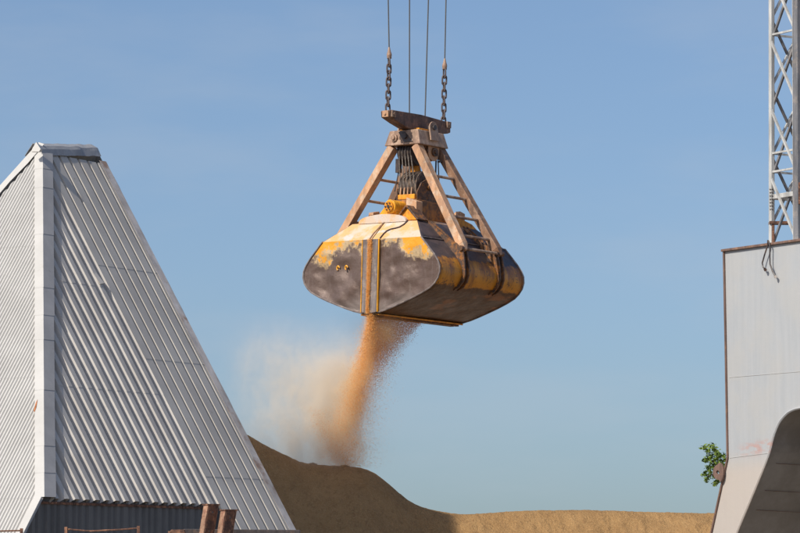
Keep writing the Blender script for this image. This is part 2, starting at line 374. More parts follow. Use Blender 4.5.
# ropes reeved between the blocks, as arcs over the lower sheaves
for i in range(5):
    v_ = -7+i*4.6; v2 = -9+i*3.6
    for sd in (-1, 1):
        pts_ = [g(v2, -4+sd*13, 131), g(v_, sd*16, 94)]
        if sd < 0: pts_ += [g(v_, 16*math.cos(a), 94+16*math.sin(a)) for a in [PI+PI*j/12 for j in range(1, 12)]]
        mb = MB(); mb.tube(pts_, .6*k, 6); mb.build('reeving_rope', M['rope'], grab, smooth=True)
mb = MB(); mb.cyl(g(-3, 2, 80), g(-3, 2, 124), 5.2*k, 20); mb.build('guide_tube', M['orange'], grab, smooth=True)
mb = MB(); mb.box(g(-14, -16, 109), g(-9.5, -11, 123)); mb.tube([g(-11.7, -13.5, 123), g(-10.5, -13, 134)], .9*k, 6); mb.tube([g(-11.7, -13.5, 109), g(-14.5, -15.5, 90)], .7*k, 6); mb.build('rope_clamp', M['dark'], grab, bevel=.008)
mb = MB(); mb.tube([g(16, 12, 128), g(15, 13, 98)], .8*k, 6); mb.bar(g(18, 12, 121), g(22, 14, 122), 3*k, 1.6*k); mb.tube([g(19, 11, 128), g(18, 15, 100)], .6*k, 6); mb.build('rope_clamp', M['dark'], grab)
# hub and knuckles on top of the shells
mb = MB(); mb.cyl(g(2, -44, 71), g(2, -24, 71), 7.2*k, 28); mb.prism([g(2, -40, 78), g(-3, -40, 76.5), g(-17, -40, 62), g(-17, -40, 56), g(7, -40, 60), g(8, -40, 66)], (0, 14*k, 0)); hub = mb.build('hinge_hub', M['yellow'], grab, bevel=.015, smooth=True)
mb = MB(); mb.cyl(g(2, -44, 71), g(2, -46, 71), 5.2*k, 24); mb.build('hub_cap', M['orange'], hub, smooth=True)
mb = MB()
for i in range(6):
    a = 2*PI*i/6; mb.cyl(g(2+3.6*math.cos(a), -46, 71+3.6*math.sin(a)), g(2+3.6*math.cos(a), -47, 71+3.6*math.sin(a)), .8*k, 6)
mb.cyl(g(2, -46, 71), g(2, -47.2, 71), 1.6*k, 8); mb.build('cap_bolts', M['dark'], hub)
def knuckle(v0, u0, w_, z0, h_, m1, m2, d=14):
    mb = MB(); mb.prism([g(v0-w_, u0, z0), g(v0, u0, z0+h_), g(v0+w_, u0, z0)], (0, d*k, 0)); kn = mb.build('hinge_bracket', m2, grab, bevel=.008)
    mb = MB()
    for s_ in (-1, 1): mb.bar(g(v0, u0+d/2-1, z0+h_+.8), g(v0+s_*(w_+1.5), u0+d/2-1, z0-.3), (d+3)*k, 1.8*k, up=(0, 0, 1))
    mb.build('bracket_cover', m1, kn, bevel=.006)
knuckle(27, -47, 13, 56, 13.5, M['brown'], M['orange'])
knuckle(-24, -40, 9, 55, 8, M['brown'], M['orange'])
knuckle(16, 26, 13, 56, 12, M['brown'], M['orange'])
knuckle(-22, 26, 10, 55, 10, M['brown'], M['orange'])
mb = MB(); mb.prism([g(18, -38, 60), g(31, -38, 58), g(31, -38, 76), g(18, -38, 80)], (0, 10*k, 0)); mb.build('bearing_block', M['leg'], grab, bevel=.012)
mb = MB(); mb.prism([g(18, -34, 56), g(18, 22, 56), g(18, 22, 66), g(18, 10, 78), g(18, -30, 78)], (5*k, 0, 0)); mb.build('side_web', M['umber'], grab, bevel=.01)
mb = MB(); mb.prism([g(24, -34, 55), g(24, -4, 55), g(24, -34, 70)], (2*k, 0, 0)); mb.build('gusset', M['orange'], grab, bevel=.006)
mb = MB(); mb.prism([g(30, 20, 54), g(30, 36, 54), g(30, 36, 70), g(30, 28, 72), g(30, 20, 66)], (6*k, 0, 0)); mb.build('bearing_block', M['leg'], grab, bevel=.012)
mb = MB(); mb.prism([g(37, 4, 54), g(37, 58, 52), g(37, 44, 60), g(37, 16, 66)], (2*k, 0, 0)); mb.build('gusset', M['orange'], grab, bevel=.006)
mb = MB(); mb.prism([g(-34, -20, 54), g(-34, -34, 54), g(-34, -32, 68), g(-34, -22, 70)], (6*k, 0, 0)); mb.build('bearing_block', M['leg'], grab, bevel=.012)
# ------------------------------------------------------------------ chains and ropes
GI = GM
def gw(v, u, z): return GM @ g(v, u, z)
def link_mesh():
    mb = MB(); L, W_ = .115, .052; pts = []
    for i in range(24):
        a = 2*PI*i/24; x_ = W_*math.cos(a); z_ = W_*math.sin(a)+(L-W_ if math.sin(a) > 1e-6 else (-(L-W_) if math.sin(a) < -1e-6 else 0))
        pts.append((x_, 0, z_))
    mb.tube(pts, .021, 8, closed=True); return mb
LINK = None
def rig(a, psock, ptop, name, label):
    global LINK
    root = empty(name, a); tag(root, label, 'hoist rope', 'steel hoist ropes of the grab')
    inv = Vector(a)
    d = Vector(psock)-Vector(a); n = max(2, round(d.length/.168))
    for i in range(n):
        if LINK is None:
            o = link_mesh().build('chain_link', M['chain'], root, smooth=True); LINK = o.data
        else:
            o = bpy.data.objects.new('chain_link', LINK); COL.objects.link(o); o.parent = root
        p_ = d*((i+.35)/n); o.location = p_; o.rotation_euler = (random.uniform(-.05, .05), random.uniform(-.05, .05), math.radians(20+90*(i % 2)+random.uniform(-10, 10)))
    mb = MB(); q = d; up_ = (Vector(ptop)-Vector(psock)).normalized()
    mb.tube([q, q+up_*.05, q+up_*.09, q+up_*.16, q+up_*.26], .05, 12, rs=[.045, .062, .062, .04, .02]); mb.cyl(q-Vector((.055, 0, 0)), q+Vector((.055, 0, 0)), .02, 8)
    mb.build('rope_socket', M['head'], root, smooth=True)
    mb = MB(); mb.tube([q+up_*.24, Vector(ptop)-inv, Vector(ptop)-inv+up_*25], .016, 8); mb.build('rope', M['cable'], root, smooth=True)
Dn = gw(0, -48, 166).y; Df = gw(0, 44, 166).y
rig(gw(0, -48, 167), P(389.3, 58, Dn), P(388.2, 0, Dn), 'hoist_rope', 'left hoist rope ending in a dark chain on the near end of the beam')
rig(gw(0, 44, 165), P(444.6, 69, Df), P(446, 0, Df), 'hoist_rope', 'right hoist rope ending in a dark chain on the far end of the beam')
for (x0, y0, x1, lab, u_) in ((409.4, 116, 409.5, 'left one of the two plain closing ropes running into the grab head', -14), (425, 119, 428.4, 'right one of the two plain closing ropes running into the grab head', 14)):
    dd = gw(0, u_, 150).y; a = P(x0, y0+10, dd)
    root = empty('closing_rope', a); tag(root, lab, 'hoist rope', 'steel hoist ropes of the grab')
    q = P(x1, 0, dd); mb = MB(); mb.tube([Vector((0, 0, 0)), P(x0, y0, dd)-a, q-a, q-a+(q-P(x0, y0, dd)).normalized()*25], .016, 8); mb.build('rope', M['cable'], root, smooth=True)
# ------------------------------------------------------------------ THE STORE (hipped corrugated roof, left)
hx = P(41.3, 150, 60); hB = P(42.6, 498, 53.5)
tdir = Vector((.5, .866, 0)).normalized(); rdir = Vector((tdir.y, -tdir.x, 0))
hip = hB-hx
NR = tdir.cross(hip).normalized(); NR = NR if NR.dot(rdir) > 0 else -NR
NL = rdir.cross(hip).normalized(); NL = NL if NL.dot(-tdir) > 0 else -NL
def fall(N):
    w_ = Vector((N.x*N.z, N.y*N.z, N.z*N.z-1)); return w_.normalized()
wR, wL = fall(NR), fall(NL)
def sheet(O, T, W, N, tmin, tmax, lohi, prof, extra=(), laps=()):
    """corrugated sheet as geometry; prof = list of (t, offset) break points; lohi(t) -> (w0, w1)"""
    mb = MB(); ts = sorted(set([x for x, _ in prof if tmin < x < tmax]+[tmin, tmax]+[e for e in extra if tmin < e < tmax]))
    pt = np.array([p_[0] for p_ in prof]); po = np.array([p_[1] for p_ in prof])
    rows = sorted(laps); 
    n = len(ts); off = np.interp(ts, pt, po); LH = [lohi(t_) for t_ in ts]
    bounds = [-1e9]+list(rows)+[1e9]
    for bi in range(len(bounds)-1):
        idx = {}
        lift = -.007*bi if False else 0
        for i in range(n-1):
            q = []
            for j in (i, i+1):
                lo = max(LH[j][0], bounds[bi]-.10 if bi else LH[j][0]); hi_ = min(LH[j][1], bounds[bi+1])
                q.append((lo, hi_))
            if q[0][1]-q[0][0] < .01 and q[1][1]-q[1][0] < .01: continue
            q = [(a_, max(a_, b_)) for a_, b_ in q]
            vs = []
            for j, (a_, b_) in zip((i, i+1), q):
                for w_, lf in ((a_, .0), (b_, .0045)): vs.append(O+T*ts[j]+W*w_+N*(off[j]+lf))
            mb.add(vs, [(0, 1, 3, 2)])
    return mb
def trap(t0, t1, pitch, depth, fr):
    out = []; n = int((t1-t0)/pitch)+2
    for i in range(n):
        a = t0+i*pitch
        out += [(a, 0), (a+pitch*fr[0], 0), (a+pitch*(fr[0]+fr[1]), -depth), (a+pitch*(fr[0]+fr[1]+fr[2]), -depth)]
    return out
def galv(name, c1, c2, sc=1.2, vscale=None):
    t = NT(name)
    a = t.noise(sc, 6, .65); b = t.noise(sc*9, 5, .7, t.co(loc=(3, 3, 3)))
    c = t.mix(t.ramp(a, .35, .65), c1, c2)
    c = t.mix(t.math('MULTIPLY', t.ramp(t.noise(sc*2.5, 7, .75, t.co(loc=(8, 1, 2), scale=(1, 1, .4))), .60, .70), .35), c, (.26, .22, .19))
    c = t.mix(t.math('MULTIPLY', t.ramp(b, .66, .74), .5), c, (.2, .13, .09))
    t.bump(b, .08, .01)
    return t.fin(c, .5, 0, .35)
M['galv_l'] = galv('painted_roof_sheet', (.44, .43, .41), (.49, .48, .46))
M['galv_r'] = galv('zinc_roof_sheet', (.41, .38, .345), (.49, .46, .42))
M['galv_w'] = galv('zinc_wide_sheet', (.40, .37, .33), (.47, .44, .395), .8)
M['flash'] = galv('zinc_flashing', (.35, .335, .32), (.43, .41, .39))
M['flash_w'] = galv('white_flashing', (.45, .44, .42), (.50, .49, .47))
M['cap'] = galv('dented_ridge_zinc', (.24, .245, .26), (.34, .34, .345), 3)
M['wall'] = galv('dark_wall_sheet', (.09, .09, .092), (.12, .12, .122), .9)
M['edge'] = worn('rust_stained_flashing', (.46, .42, .39), (.32, .22, .17), (.5, .47, .45), .56, 1.3, .6)
store = empty('grain_store', (hB.x, hB.y, 0)); tag(store, 'grey hipped store roof of corrugated metal sheets, ending in a steep peak', 'building')
def par(o):
    o.parent = store; o.matrix_parent_inverse = Matrix.Translation(-Vector(store.location)); return o
def tw(p_, T, W): d = p_-hx; return d.dot(T), d.dot(W)
A2 = hit(100, 151, hx, NR); tA2, _ = tw(A2, tdir, wR)
tB, wB = tw(hB, tdir, wR)
E2 = hit(297, 533, hx, NR); tE2, wE2 = tw(E2, tdir, wR)
print('store', hx, hB, 'tA2', tA2, 'tB', tB, wB, 'E2', tE2, wE2)
tb, wb = tw(hit(219, 504, hx, NR), tdir, wR)
tS, wS = tw(hit(54, 498, hx, NR), tdir, wR); dS = tS-tB*(wS/wB)      # hip strip width along t
wG = (hx.z-0)/(-wR.z)                                              # ground
weave = wB
hipw = lambda t_: 0 if t_ >= 0 else wB*t_/tB
tright = lambda w_: tA2+(tE2-tA2)*w_/wE2
tmaxG = tright(wG)
def lohi_f(t_):
    a = hipw(t_-dS*.9); return (max(a, .02), weave)
def lohi_w(t_):
    a = max(hipw(t_-dS*.9), .05)
    if t_ > tA2+1e-6 and tE2 > tA2: a = max(a, (t_-tA2)/(tE2-tA2)*wE2)
    b = wG
    if tE2 < tA2 and t_ > tmaxG: b = (tA2-t_)/(tA2-tE2)*wE2
    return (a, max(a, min(b, wG)))
pf = .285
lap = [wB*f for f in (.40, .70)]
par(sheet(hx, tdir, wR, NR, tB+dS*.5, tb, lohi_f, trap(tb-pf*40, tb+pf, pf, .17, (.42, .09, .20)), (0, dS*.9), lap).build('corrugated_roof', M['galv_r']))
npan = 6; pw = (tA2-tb-.28)/npan
print('tb', tb, 'pw', pw, 'tmaxG', tmaxG)
par(sheet(hx, tdir, wR, NR, tb+.002, max(tmaxG, tA2)-.02, lohi_w, trap(tb, max(tmaxG, tA2)+1, pw, .16, (.74, .05, .07)), (0, dS*.9, tA2), [wB*f for f in (.335, .60, .925)]).build('ribbed_roof', M['galv_w']))
# verge strip at right hip
mb = MB(); n = 40; vs = []; fs = []
for i in range(n+1):
    w_ = wG*i/n; tr = tright(w_); jit = random.uniform(-.015, .015)
    vs += [hx+tdir*(tr-.22)+wR*w_+NR*.012, hx+tdir*(tr-.015)+wR*w_+NR*.02, hx+tdir*(tr+.02+jit)+wR*w_+NR*.0, hx+tdir*(tr+.02+jit)+wR*w_-NR*.16]
for i in range(n):
    for j in range(3): fs.append((i*4+j, i*4+j+1, i*4+j+5, i*4+j+4))
par(mb.add(vs, fs).build('verge_flashing', M['edge'], solid=.004))
# hip flashing: right leg grey, left leg white, in overlapping lengths
mbr, mbl = MB(), MB(); nseg = 11
LWt = tw(hit(35.2, 330, hx, NL), rdir, wL); LHp = tw(hit(41.9, 330, hx, NL), rdir, wL); dL = LHp[0]-LWt[0]
segs = [0, .055, .115, .26, .42, .50, .57, .71, .86, .93, 1.0]; nseg = 10
for i in range(nseg):
    a, b_ = segs[i], segs[i+1]+.008
    b_ = min(b_, 1); pa, pb = hx+hip*a, hx+hip*b_
    l0 = .036; l1 = .041
    j = random.uniform(-.012, .012)
    mbr.add([pa+NR*l0, pa+tdir*(dS+j)+NR*l0, pb+tdir*(dS+j)+NR*l1, pb+NR*l1], [(0, 1, 2, 3)])
    mbr.add([pa+tdir*(dS+j)+NR*l0, pa+tdir*(dS+j)-NR*.02, pb+tdir*(dS+j)-NR*.02, pb+tdir*(dS+j)+NR*l1], [(0, 1, 2, 3)])
    mbl.add([pa+NR*l0, pa-rdir*dL+NL*.018, pb-rdir*dL+NL*.022, pb+NR*l1], [(0, 1, 2, 3)])
par(mbr.build('hip_flashing', M['flash'])); par(mbl.build('hip_flashing', M['flash_w']))
# left roof plane
ql0 = tw(hit(36, 143, hx, NL), rdir, wL); ql1 = tw(hit(0, 196, hx, NL), rdir, wL)
tBL, wBL = tw(hB, rdir, wL)
slopeL = (ql1[1]-0)/(ql1[0]-0)
wGL = hx.z/(-wL.z)
# right limit below the eave: where the roof plane meets the dark wall plane
WN = rdir                                     # wall normal (vertical wall along tdir), through hB
dv = NL.cross(WN); dv = dv if dv.z < 0 else -dv
cut = tw(hB+dv, rdir, wL); cs = ((cut[0]-tBL)/(cut[1]-wBL))
def lohi_l(t_):
    lo = max(0, t_*slopeL) if t_ < 0 else 0
    # hip on the right: t = tBL*w/wBL ; below the eave t = tBL+cs*(w-wBL)
    lo2 = wBL*t_/tBL if tBL and t_/tBL > 0 else 0
    hi_ = wGL
    if cs < 0:
        hi_ = min(hi_, wBL+(t_-tBL)/cs) if t_ <= tBL else hi_
    return (max(lo, lo2) if t_ > 0 or tBL < 0 else lo, hi_)
print('left plane tBL', tBL, 'wBL', wBL, 'slopeL', slopeL, 'cs', cs, 'wGL', wGL, 'dL', dL)
tminL = wGL/slopeL if slopeL < 0 else -14
tminL = max(tminL, -16)
prL = []; pit = .067; t_ = tminL-.5
while t_ < max(0, tBL)+.5:
    prL += [(t_, 0), (t_+pit*.35, -.002), (t_+pit*.55, -.027), (t_+pit*.75, -.025)]; t_ += pit
def lohi_l2(t_):
    lo = t_*slopeL if t_ < 0 else 0
    if tBL > 0 and t_ > 0: lo = t_*wBL/tBL
    hi_ = wGL
    if t_ > tBL: return (lo, lo)
    # right boundary: the hip (above eave) and the wall cut (below)
    if tBL < 0:
        if t_ > tBL:  hi_ = wBL*t_/tBL
    if cs < 0: hi_ = min(hi_, wBL+(t_-tBL)/cs)
    return (lo, max(lo, hi_))
def lohi_l3(t_):
    lo = t_*slopeL if t_ < 0 else (t_*wBL/tBL if tBL > 0 else 0)
    hi_ = min(wGL, wBL+(t_-tBL)/cs) if cs < 0 else wGL
    return (lo, max(lo, hi_))
par(sheet(hx, rdir, wL, NL, tminL, max(tBL, 0)-.01, lohi_l3, prL, (0, -dL), [wBL*f for f in (.3, .68, 1.0, 1.4)]).build('corrugated_roof', M['galv_l']))
# white edge strip below the eave
mb = MB(); q0 = hB; q1 = hB+dv*((hB.z)/(-dv.z)); mb.add([q0+NL*.02, q0-rdir*dL+NL*.02, q1-rdir*dL+NL*.02, q1+NL*.02], [(0, 1, 2, 3)]); par(mb.build('edge_flashing', M['flash_w'], solid=.02))
# flashing along upper left edge
pa, pb = hx, hx+(rdir+wL*slopeL)*tminL*1.0
dd = (pb-pa).normalized(); nn_ = NL.cross(dd).normalized(); nn_ = nn_ if nn_.z > 0 else -nn_
mb = MB(); n = 26
vs = []
for i in range(n+1):
    p_ = pa+(pb-pa)*(i/n)-dd*.12; o_ = .02*math.sin(i*2.1)+.015*random.uniform(-1, 1)
    vs += [p_-nn_*(.0+o_)+NL*.035, p_+nn_*.15+NL*.05, p_+nn_*.155+NL*.0, p_+nn_*.12-NL*.12]
mb.add(vs, [(i*4+j, i*4+j+1, i*4+j+5, i*4+j+4) for i in range(n) for j in range(3)])
par(mb.build('verge_flashing', M['flash_w'], solid=.006))
# ridge cap (crumpled)
mb = MB(); n = 24; vs = []
L_ = (A2-hx)
for i in range(n+1):
    f = i/n; p_ = hx-tdir*.10+(L_+tdir*.0)*f; c_ = noise.noise(Vector((f*7, 1, 2)))*.010; c2_ = noise.noise(Vector((f*11, 5, 2)))*.014
    if f > .68: c_ -= .02
    vs += [p_+wR*(.15+c2_)+NR*.025, p_+wR*(.03)+NR*(.055+c_), p_+Vector((0, 0, .055+c_))+NR*.02, p_-rdir*.12+Vector((0, 0, .12+c2_)), p_-rdir*.3+Vector((0, 0, -.1))]
mb.add(vs, [(i*5+j, i*5+j+1, i*5+j+6, i*5+j+5) for i in range(n) for j in range(4)])
par(mb.build('ridge_cap', M['cap'], solid=.006))
mb = MB(); mb.prism([P(36.2, 142, 59.6), P(40.6, 149, 59.5), P(39, 151.5, 59.5), P(31, 151.5, 59.6), P(32.5, 148, 59.6)], (.02, .12, 0)); par(mb.build('cap_end', M['flash_w']))
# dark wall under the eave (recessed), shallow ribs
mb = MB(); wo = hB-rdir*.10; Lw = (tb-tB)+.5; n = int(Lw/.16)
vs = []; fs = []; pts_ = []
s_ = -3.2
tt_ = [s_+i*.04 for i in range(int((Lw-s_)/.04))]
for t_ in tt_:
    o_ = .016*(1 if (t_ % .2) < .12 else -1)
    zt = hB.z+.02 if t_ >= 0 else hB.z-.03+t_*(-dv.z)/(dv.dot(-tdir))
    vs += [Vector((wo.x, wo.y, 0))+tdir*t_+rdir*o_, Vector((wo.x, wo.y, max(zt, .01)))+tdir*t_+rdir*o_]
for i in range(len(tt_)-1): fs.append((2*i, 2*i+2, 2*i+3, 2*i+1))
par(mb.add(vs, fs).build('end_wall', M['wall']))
mb = MB(); mb.bar(hB-rdir*.08-Vector((0, 0, .07)), hB+tdir*(tb-tB)-rdir*.08-Vector((0, 0, .07)), .03, .04); par(mb.build('eave_trim', M['rust']))
# cheek under the long sheets, back planes and closing sheets so the store is solid
gR = lambda t_, w_: hx+tdir*t_+wR*w_
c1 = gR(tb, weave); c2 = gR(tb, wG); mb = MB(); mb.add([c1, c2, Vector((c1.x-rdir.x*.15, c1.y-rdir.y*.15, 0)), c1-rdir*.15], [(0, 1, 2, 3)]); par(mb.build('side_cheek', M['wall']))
e0 = gR(tmaxG, wG); l0 = hx+rdir*tminL+wL*(tminL*slopeL); back = Vector((l0.x+tdir.x*9, l0.y+tdir.y*9, 0))
mb = MB(); mb.add([A2-NR*.05, e0-NR*.05, back, l0-NL*.05, hx-NL*.05], [(0, 1, 2), (0, 2, 3, 4)]); par(mb.build('back_roof', M['galv_r']))
# small rust patch marks on hip
mb = MB(); pp = hit(36, 405, hx, NL); mb.add([pp+NL*.026, hit(38.2, 400, hx, NL)+NL*.026, hit(37, 408, hx, NL)+NL*.026, hit(35.2, 413, hx, NL)+NL*.026, hit(34.3, 412, hx, NL)+NL*.026], [(0, 1, 2, 3, 4)]); par(mb.build('rust_scar', worn('fresh_rust', (.42, .14, .04), (.25, .10, .05), None, .5, 12, .8)))
# torn lap on the fine sheets
mb = MB(); qa = [hit(x_, y_, hx, NR)+NR*h_ for x_, y_, h_ in ((92.5, 272, .0), (95.5, 271.5, .0), (103, 284, .035), (99, 285, .03))]; mb.add(qa, [(0, 1, 2, 3)]); par(mb.build('loose_sheet', M['galv_r'], solid=.01))
# ------------------------------------------------------------------ rusty posts, beam, rails in front of the store
def fg(x0, x1, ytop, D, lab):
    a = P(x0, ytop, D); root = empty('steel_post', (a.x, D, 0)); tag(root, lab, 'post', 'rusty posts by the store')
    w_ = (x1-x0)/F*D; lean = .10
    mb = MB(); h_ = a.z
    dl = Vector((-.62, .785, 0)).normalized(); dr = Vector((.785, .62, 0)).normalized()
    wl_ = w_*.30/.62; wr_ = w_*.66/.785
    def foot(z_): return Vector((w_*.34-(h_-z_)*.16, 0, z_))
    vs = []
    for z_ in (0, h_): c_ = foot(z_); vs += [c_, c_+dr*wr_, c_+dr*wr_+dl*wl_, c_+dl*wl_]
    mb.add(vs, [(0, 3, 2, 1), (4, 5, 6, 7), (0, 1, 5, 4), (1, 2, 6, 5), (2, 3, 7, 6), (3, 0, 4, 7)])
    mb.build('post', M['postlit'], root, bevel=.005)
    c_ = foot(h_); e_ = .012; mb = MB(); vs = []
    for z_ in (0, .018): vs += [c_+(-dr-dl)*e_+Vector((0, 0, z_)), c_+dr*(wr_+e_)-dl*e_+Vector((0, 0, z_)), c_+dr*(wr_+e_)+dl*(wl_+e_)+Vector((0, 0, z_)), c_-dr*e_+dl*(wl_+e_)+Vector((0, 0, z_))]
    mb.add(vs, [(0, 3, 2, 1), (4, 5, 6, 7), (0, 1, 5, 4), (1, 2, 6, 5), (2, 3, 7, 6), (3, 0, 4, 7)]); mb.build('cap_plate', M['rust'], root)
    mb = MB(); c0_, c1_ = foot(0), foot(h_); mb.prism([c0_+dr*.02, c0_+dr*(wr_-.012), c1_+dr*(wr_-.012), c1_+dr*.02], -dl*.004); mb.build('web', M['rust'], root)  # thin dark plate putting the shade of the post's right face into colour
    for z_ in (h_-.10, h_-.36): q_ = foot(z_)+dr*wr_*.5; mb = MB(); mb.cyl(q_-dl*.014, q_+dl*.01, .014, 6); mb.build('bolt', M['dark'], root)
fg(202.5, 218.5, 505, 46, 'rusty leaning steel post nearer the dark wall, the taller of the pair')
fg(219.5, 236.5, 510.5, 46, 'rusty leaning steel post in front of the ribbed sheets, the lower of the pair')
a, b_ = P(184, 531, 46.6), P(300, 532, 46.6); root = empty('steel_beam', (a.x, a.y, 0)); tag(root, 'dark rusty horizontal steel beam behind the two rusty posts at the foot of the store', 'beam')
mb = MB(); mb.bar(a-Vector((a.x, a.y, .04)), b_-Vector((a.x, a.y, .04)), .12, .14); mb.build('girder', M['dark'], root, bevel=.008)
mb = MB()
for q in (a, a.lerp(b_, .5), b_): mb.bar(Vector((q.x-a.x, q.y-a.y, 0)), Vector((q.x-a.x, q.y-a.y, a.z-.1)), .1, .1)
mb.build('leg', M['dark'], root)
a = P(169, 529.5, 45.8); root = empty('machine_housing', (a.x, a.y, 0)); tag(root, 'small dark rusty steel housing left of the two rusty posts', 'machine')
mb = MB(); mb.prism([(0, 0, a.z-.06), (.03, 0, a.z), (.21, 0, a.z), (.23, 0, a.z-.1), (.23, 0, 0), (0, 0, 0)], (0, .2, 0)); mb.build('casing', M['rust'], root, bevel=.008)
mb = MB(); mb.box((-.012, -.012, a.z-.1), (.02, .0, a.z-.02)); mb.build('flange', M['postlit'], root)
def rail(xs, ys, D, lab, D2=None):
    pts_ = [P(x_, y_, D) for x_, y_ in zip(xs, ys)]; o = pts_[0]
    root = empty('handrail', (o.x, o.y, 0)); tag(root, lab, 'railing', 'rusty handrails by the store')
    q = [Vector((p_.x-o.x, p_.y-o.y, p_.z)) for p_ in pts_]
    mb = MB(); mb.tube(q, .011, 6); mb.build('top_rail', M['rust'], root, smooth=True)
    for p_ in (q[0], q[-1]):
        mb = MB(); mb.bar(Vector((p_.x, 0, 0)), Vector((p_.x, 0, p_.z+.03)), .04, .04); mb.build('rail_post', M['rust'], root, bevel=.004)
rail((66, 90, 120, 138.5), (529, 531, 529.5, 528), 46, 'thin sagging rusty rail between two short posts before the dark wall')
rail((-40, 0, 21.5), (531.5, 531, 530.5), 44, 'rusty handrail before the white sheets at the lower left corner')
# ------------------------------------------------------------------ GRAIN PILE
crest = [(-900, 560), (-400, 470), (-150, 420), (0, 392), (120, 398), (200, 414), (250, 437), (263, 445), (275, 451), (287, 456.5), (300, 463), (315, 465.5), (340, 467), (362, 468.5), (370, 471), (380, 477), (395, 490), (408, 501), (420, 507), (435, 511), (460, 514.5), (480, 514), (500, 512.5), (530, 510.5), (580, 510), (620, 511), (660, 512.5), (713, 513.5), (800, 515), (950, 520), (1200, 545), (1600, 590)]
cxs = np.array([(c_[0]-400)/F*80 for c_ in crest]); czs = np.array([(HY-c_[1])/F*80+CAMZ for c_ in crest])
czs = np.maximum(czs, .0)
def crest_z(x_): return float(np.interp(x_, cxs, czs))
def fbm(x_, y_, z_=0.): return noise.fractal(Vector((x_, y_, z_)), 1, 2.1, 5)
def smooth_crest(x_):
    return sum(crest_z(x_+d_)*w_ for d_, w_ in ((-.14, .25), (0, .5), (.14, .25)))
def pile_h(x_, y_, detail=True):
    yc = 80+.4*math.sin(x_*.35)
    d_ = abs(y_-yc); s_ = .60
    top = smooth_crest(x_)
    rnd = .35
    fd = math.sqrt(d_*d_+rnd*rnd)-rnd
    h_ = top-s_*fd
    if detail:
        b_ = min(1, .25+d_*.9)
        h_ += fbm(x_*.7, y_*.7)*.10*min(1, d_)+fbm(x_*3.1, y_*1.4, 3)*.028*b_+fbm(x_*11, y_*9, 7)*.012+fbm(x_*5.5+y_, y_*1.1, 11)*.022*min(1, d_*1.2)
    return h_
xs = np.concatenate([np.arange(-26, -5.2, .4), np.arange(-5.2, 8.6, .055), np.arange(8.6, 24, .4)])
ys = np.concatenate([np.arange(66, 75.5, .25), np.arange(75.5, 80.8, .055), np.arange(80.8, 93, .3)])
V = [(x_, y_, max(pile_h(x_, y_), -.3)) for y_ in ys for x_ in xs]
nx = len(xs); FA = [(j*nx+i, j*nx+i+1, (j+1)*nx+i+1, (j+1)*nx+i) for j in range(len(ys)-1) for i in range(nx-1)]
mb = MB(); mb.v = V; mb.f = FA
t = NT('grain_heap')
n1 = t.noise(1.2, 6, .6); n2 = t.noise(22, 3, .7); n3 = t.noise(9, 6, .7, t.co(scale=(1, .5, .5)))
c = t.mix(t.ramp(n1, .3, .7), (.325, .19, .082), (.395, .238, .105)); c = t.mix(t.math('MULTIPLY', t.ramp(n3, .50, .64), .7), c, (.26, .15, .068)); c = t.mix(t.math('MULTIPLY', t.ramp(n2, .5, .62), .4), c, (.50, .33, .16))
t.bump(t.math('ADD', t.math('MULTIPLY', n3, 1.), t.math('MULTIPLY', n2, .7)), .9, .06)
M['grain'] = t.fin(c, .9, 0, .1)
pile = mb.build('grain_pile', M['grain'], smooth=True, ang=180)
tag(pile, 'long tan heap of loose grain, shaded on the left and sunlit on the right', 'grain heap')
# ------------------------------------------------------------------ falling grain (tiny kernels) and dust
def path(ts, knots):
    kn = np.array(knots, float); q = np.linspace(0, 1, len(kn))
    return np.stack([np.interp(ts, q, kn[:, i]) for i in range(kn.shape[1])], 1)
P0 = gw(0, -HU, -38)
kern = []
def strand(n, knots, pw_=1.0, back=0.0, back0=0.0):
    """knots: px, py, sigma px (x), sigma depth m, depth offset"""
    ts = RNG.random(n)**pw_; q = path(ts, knots)
    for (px, py, sx, sd, do) in q:
        kern.append(P(px+RNG.normal()*sx, py+RNG.normal()*1.5, P0.y+do+RNG.normal()*sd))
strand(30000, [(371.5, 311, 1.3, .03, -.05), (371, 325, 2.4, .06, .0), (369, 340, 3.6, .1, .1), (364.5, 362, 5, .15, .2), (358, 385, 6.5, .2, .4), (351, 408, 8, .25, .6), (345, 430, 10, .3, 1.0), (343, 450, 11, .3, 1.35), (344, 467, 12, .3, 1.6)], .95)
strand(1800, [(316, 408, 5, .3, .6), (321, 425, 5, .3, .8), (329, 441, 5, .3, 1.), (338, 455, 5, .3, 1.1), (345, 467, 6, .3, 1.2)])
strand(6000, [(376, 330, 8, .3, .5), (374, 360, 10, .4, .6), (367, 400, 11, .5, .8), (359, 440, 12, .5, 1.), (350, 467, 14, .5, 1.1)])
# curtain leaving the open lips along the length of the grab, drawn together as it falls
for _ in range(40000):
    u_ = -HU+RNG.random()**1.3*84; s_ = RNG.random()**1.2; a = gw(RNG.normal()*2.2, u_, -40); ye = 352+abs(RNG.normal())*38; e_ = P(372-(ye-352)*.22+RNG.normal()*4, ye, P0.y+.5)
    fall_ = s_*min(1, .55+RNG.random()*.6)
    q = a.lerp(e_, fall_); q.x += RNG.normal()*.05*(1+2*s_); kern.append(q)
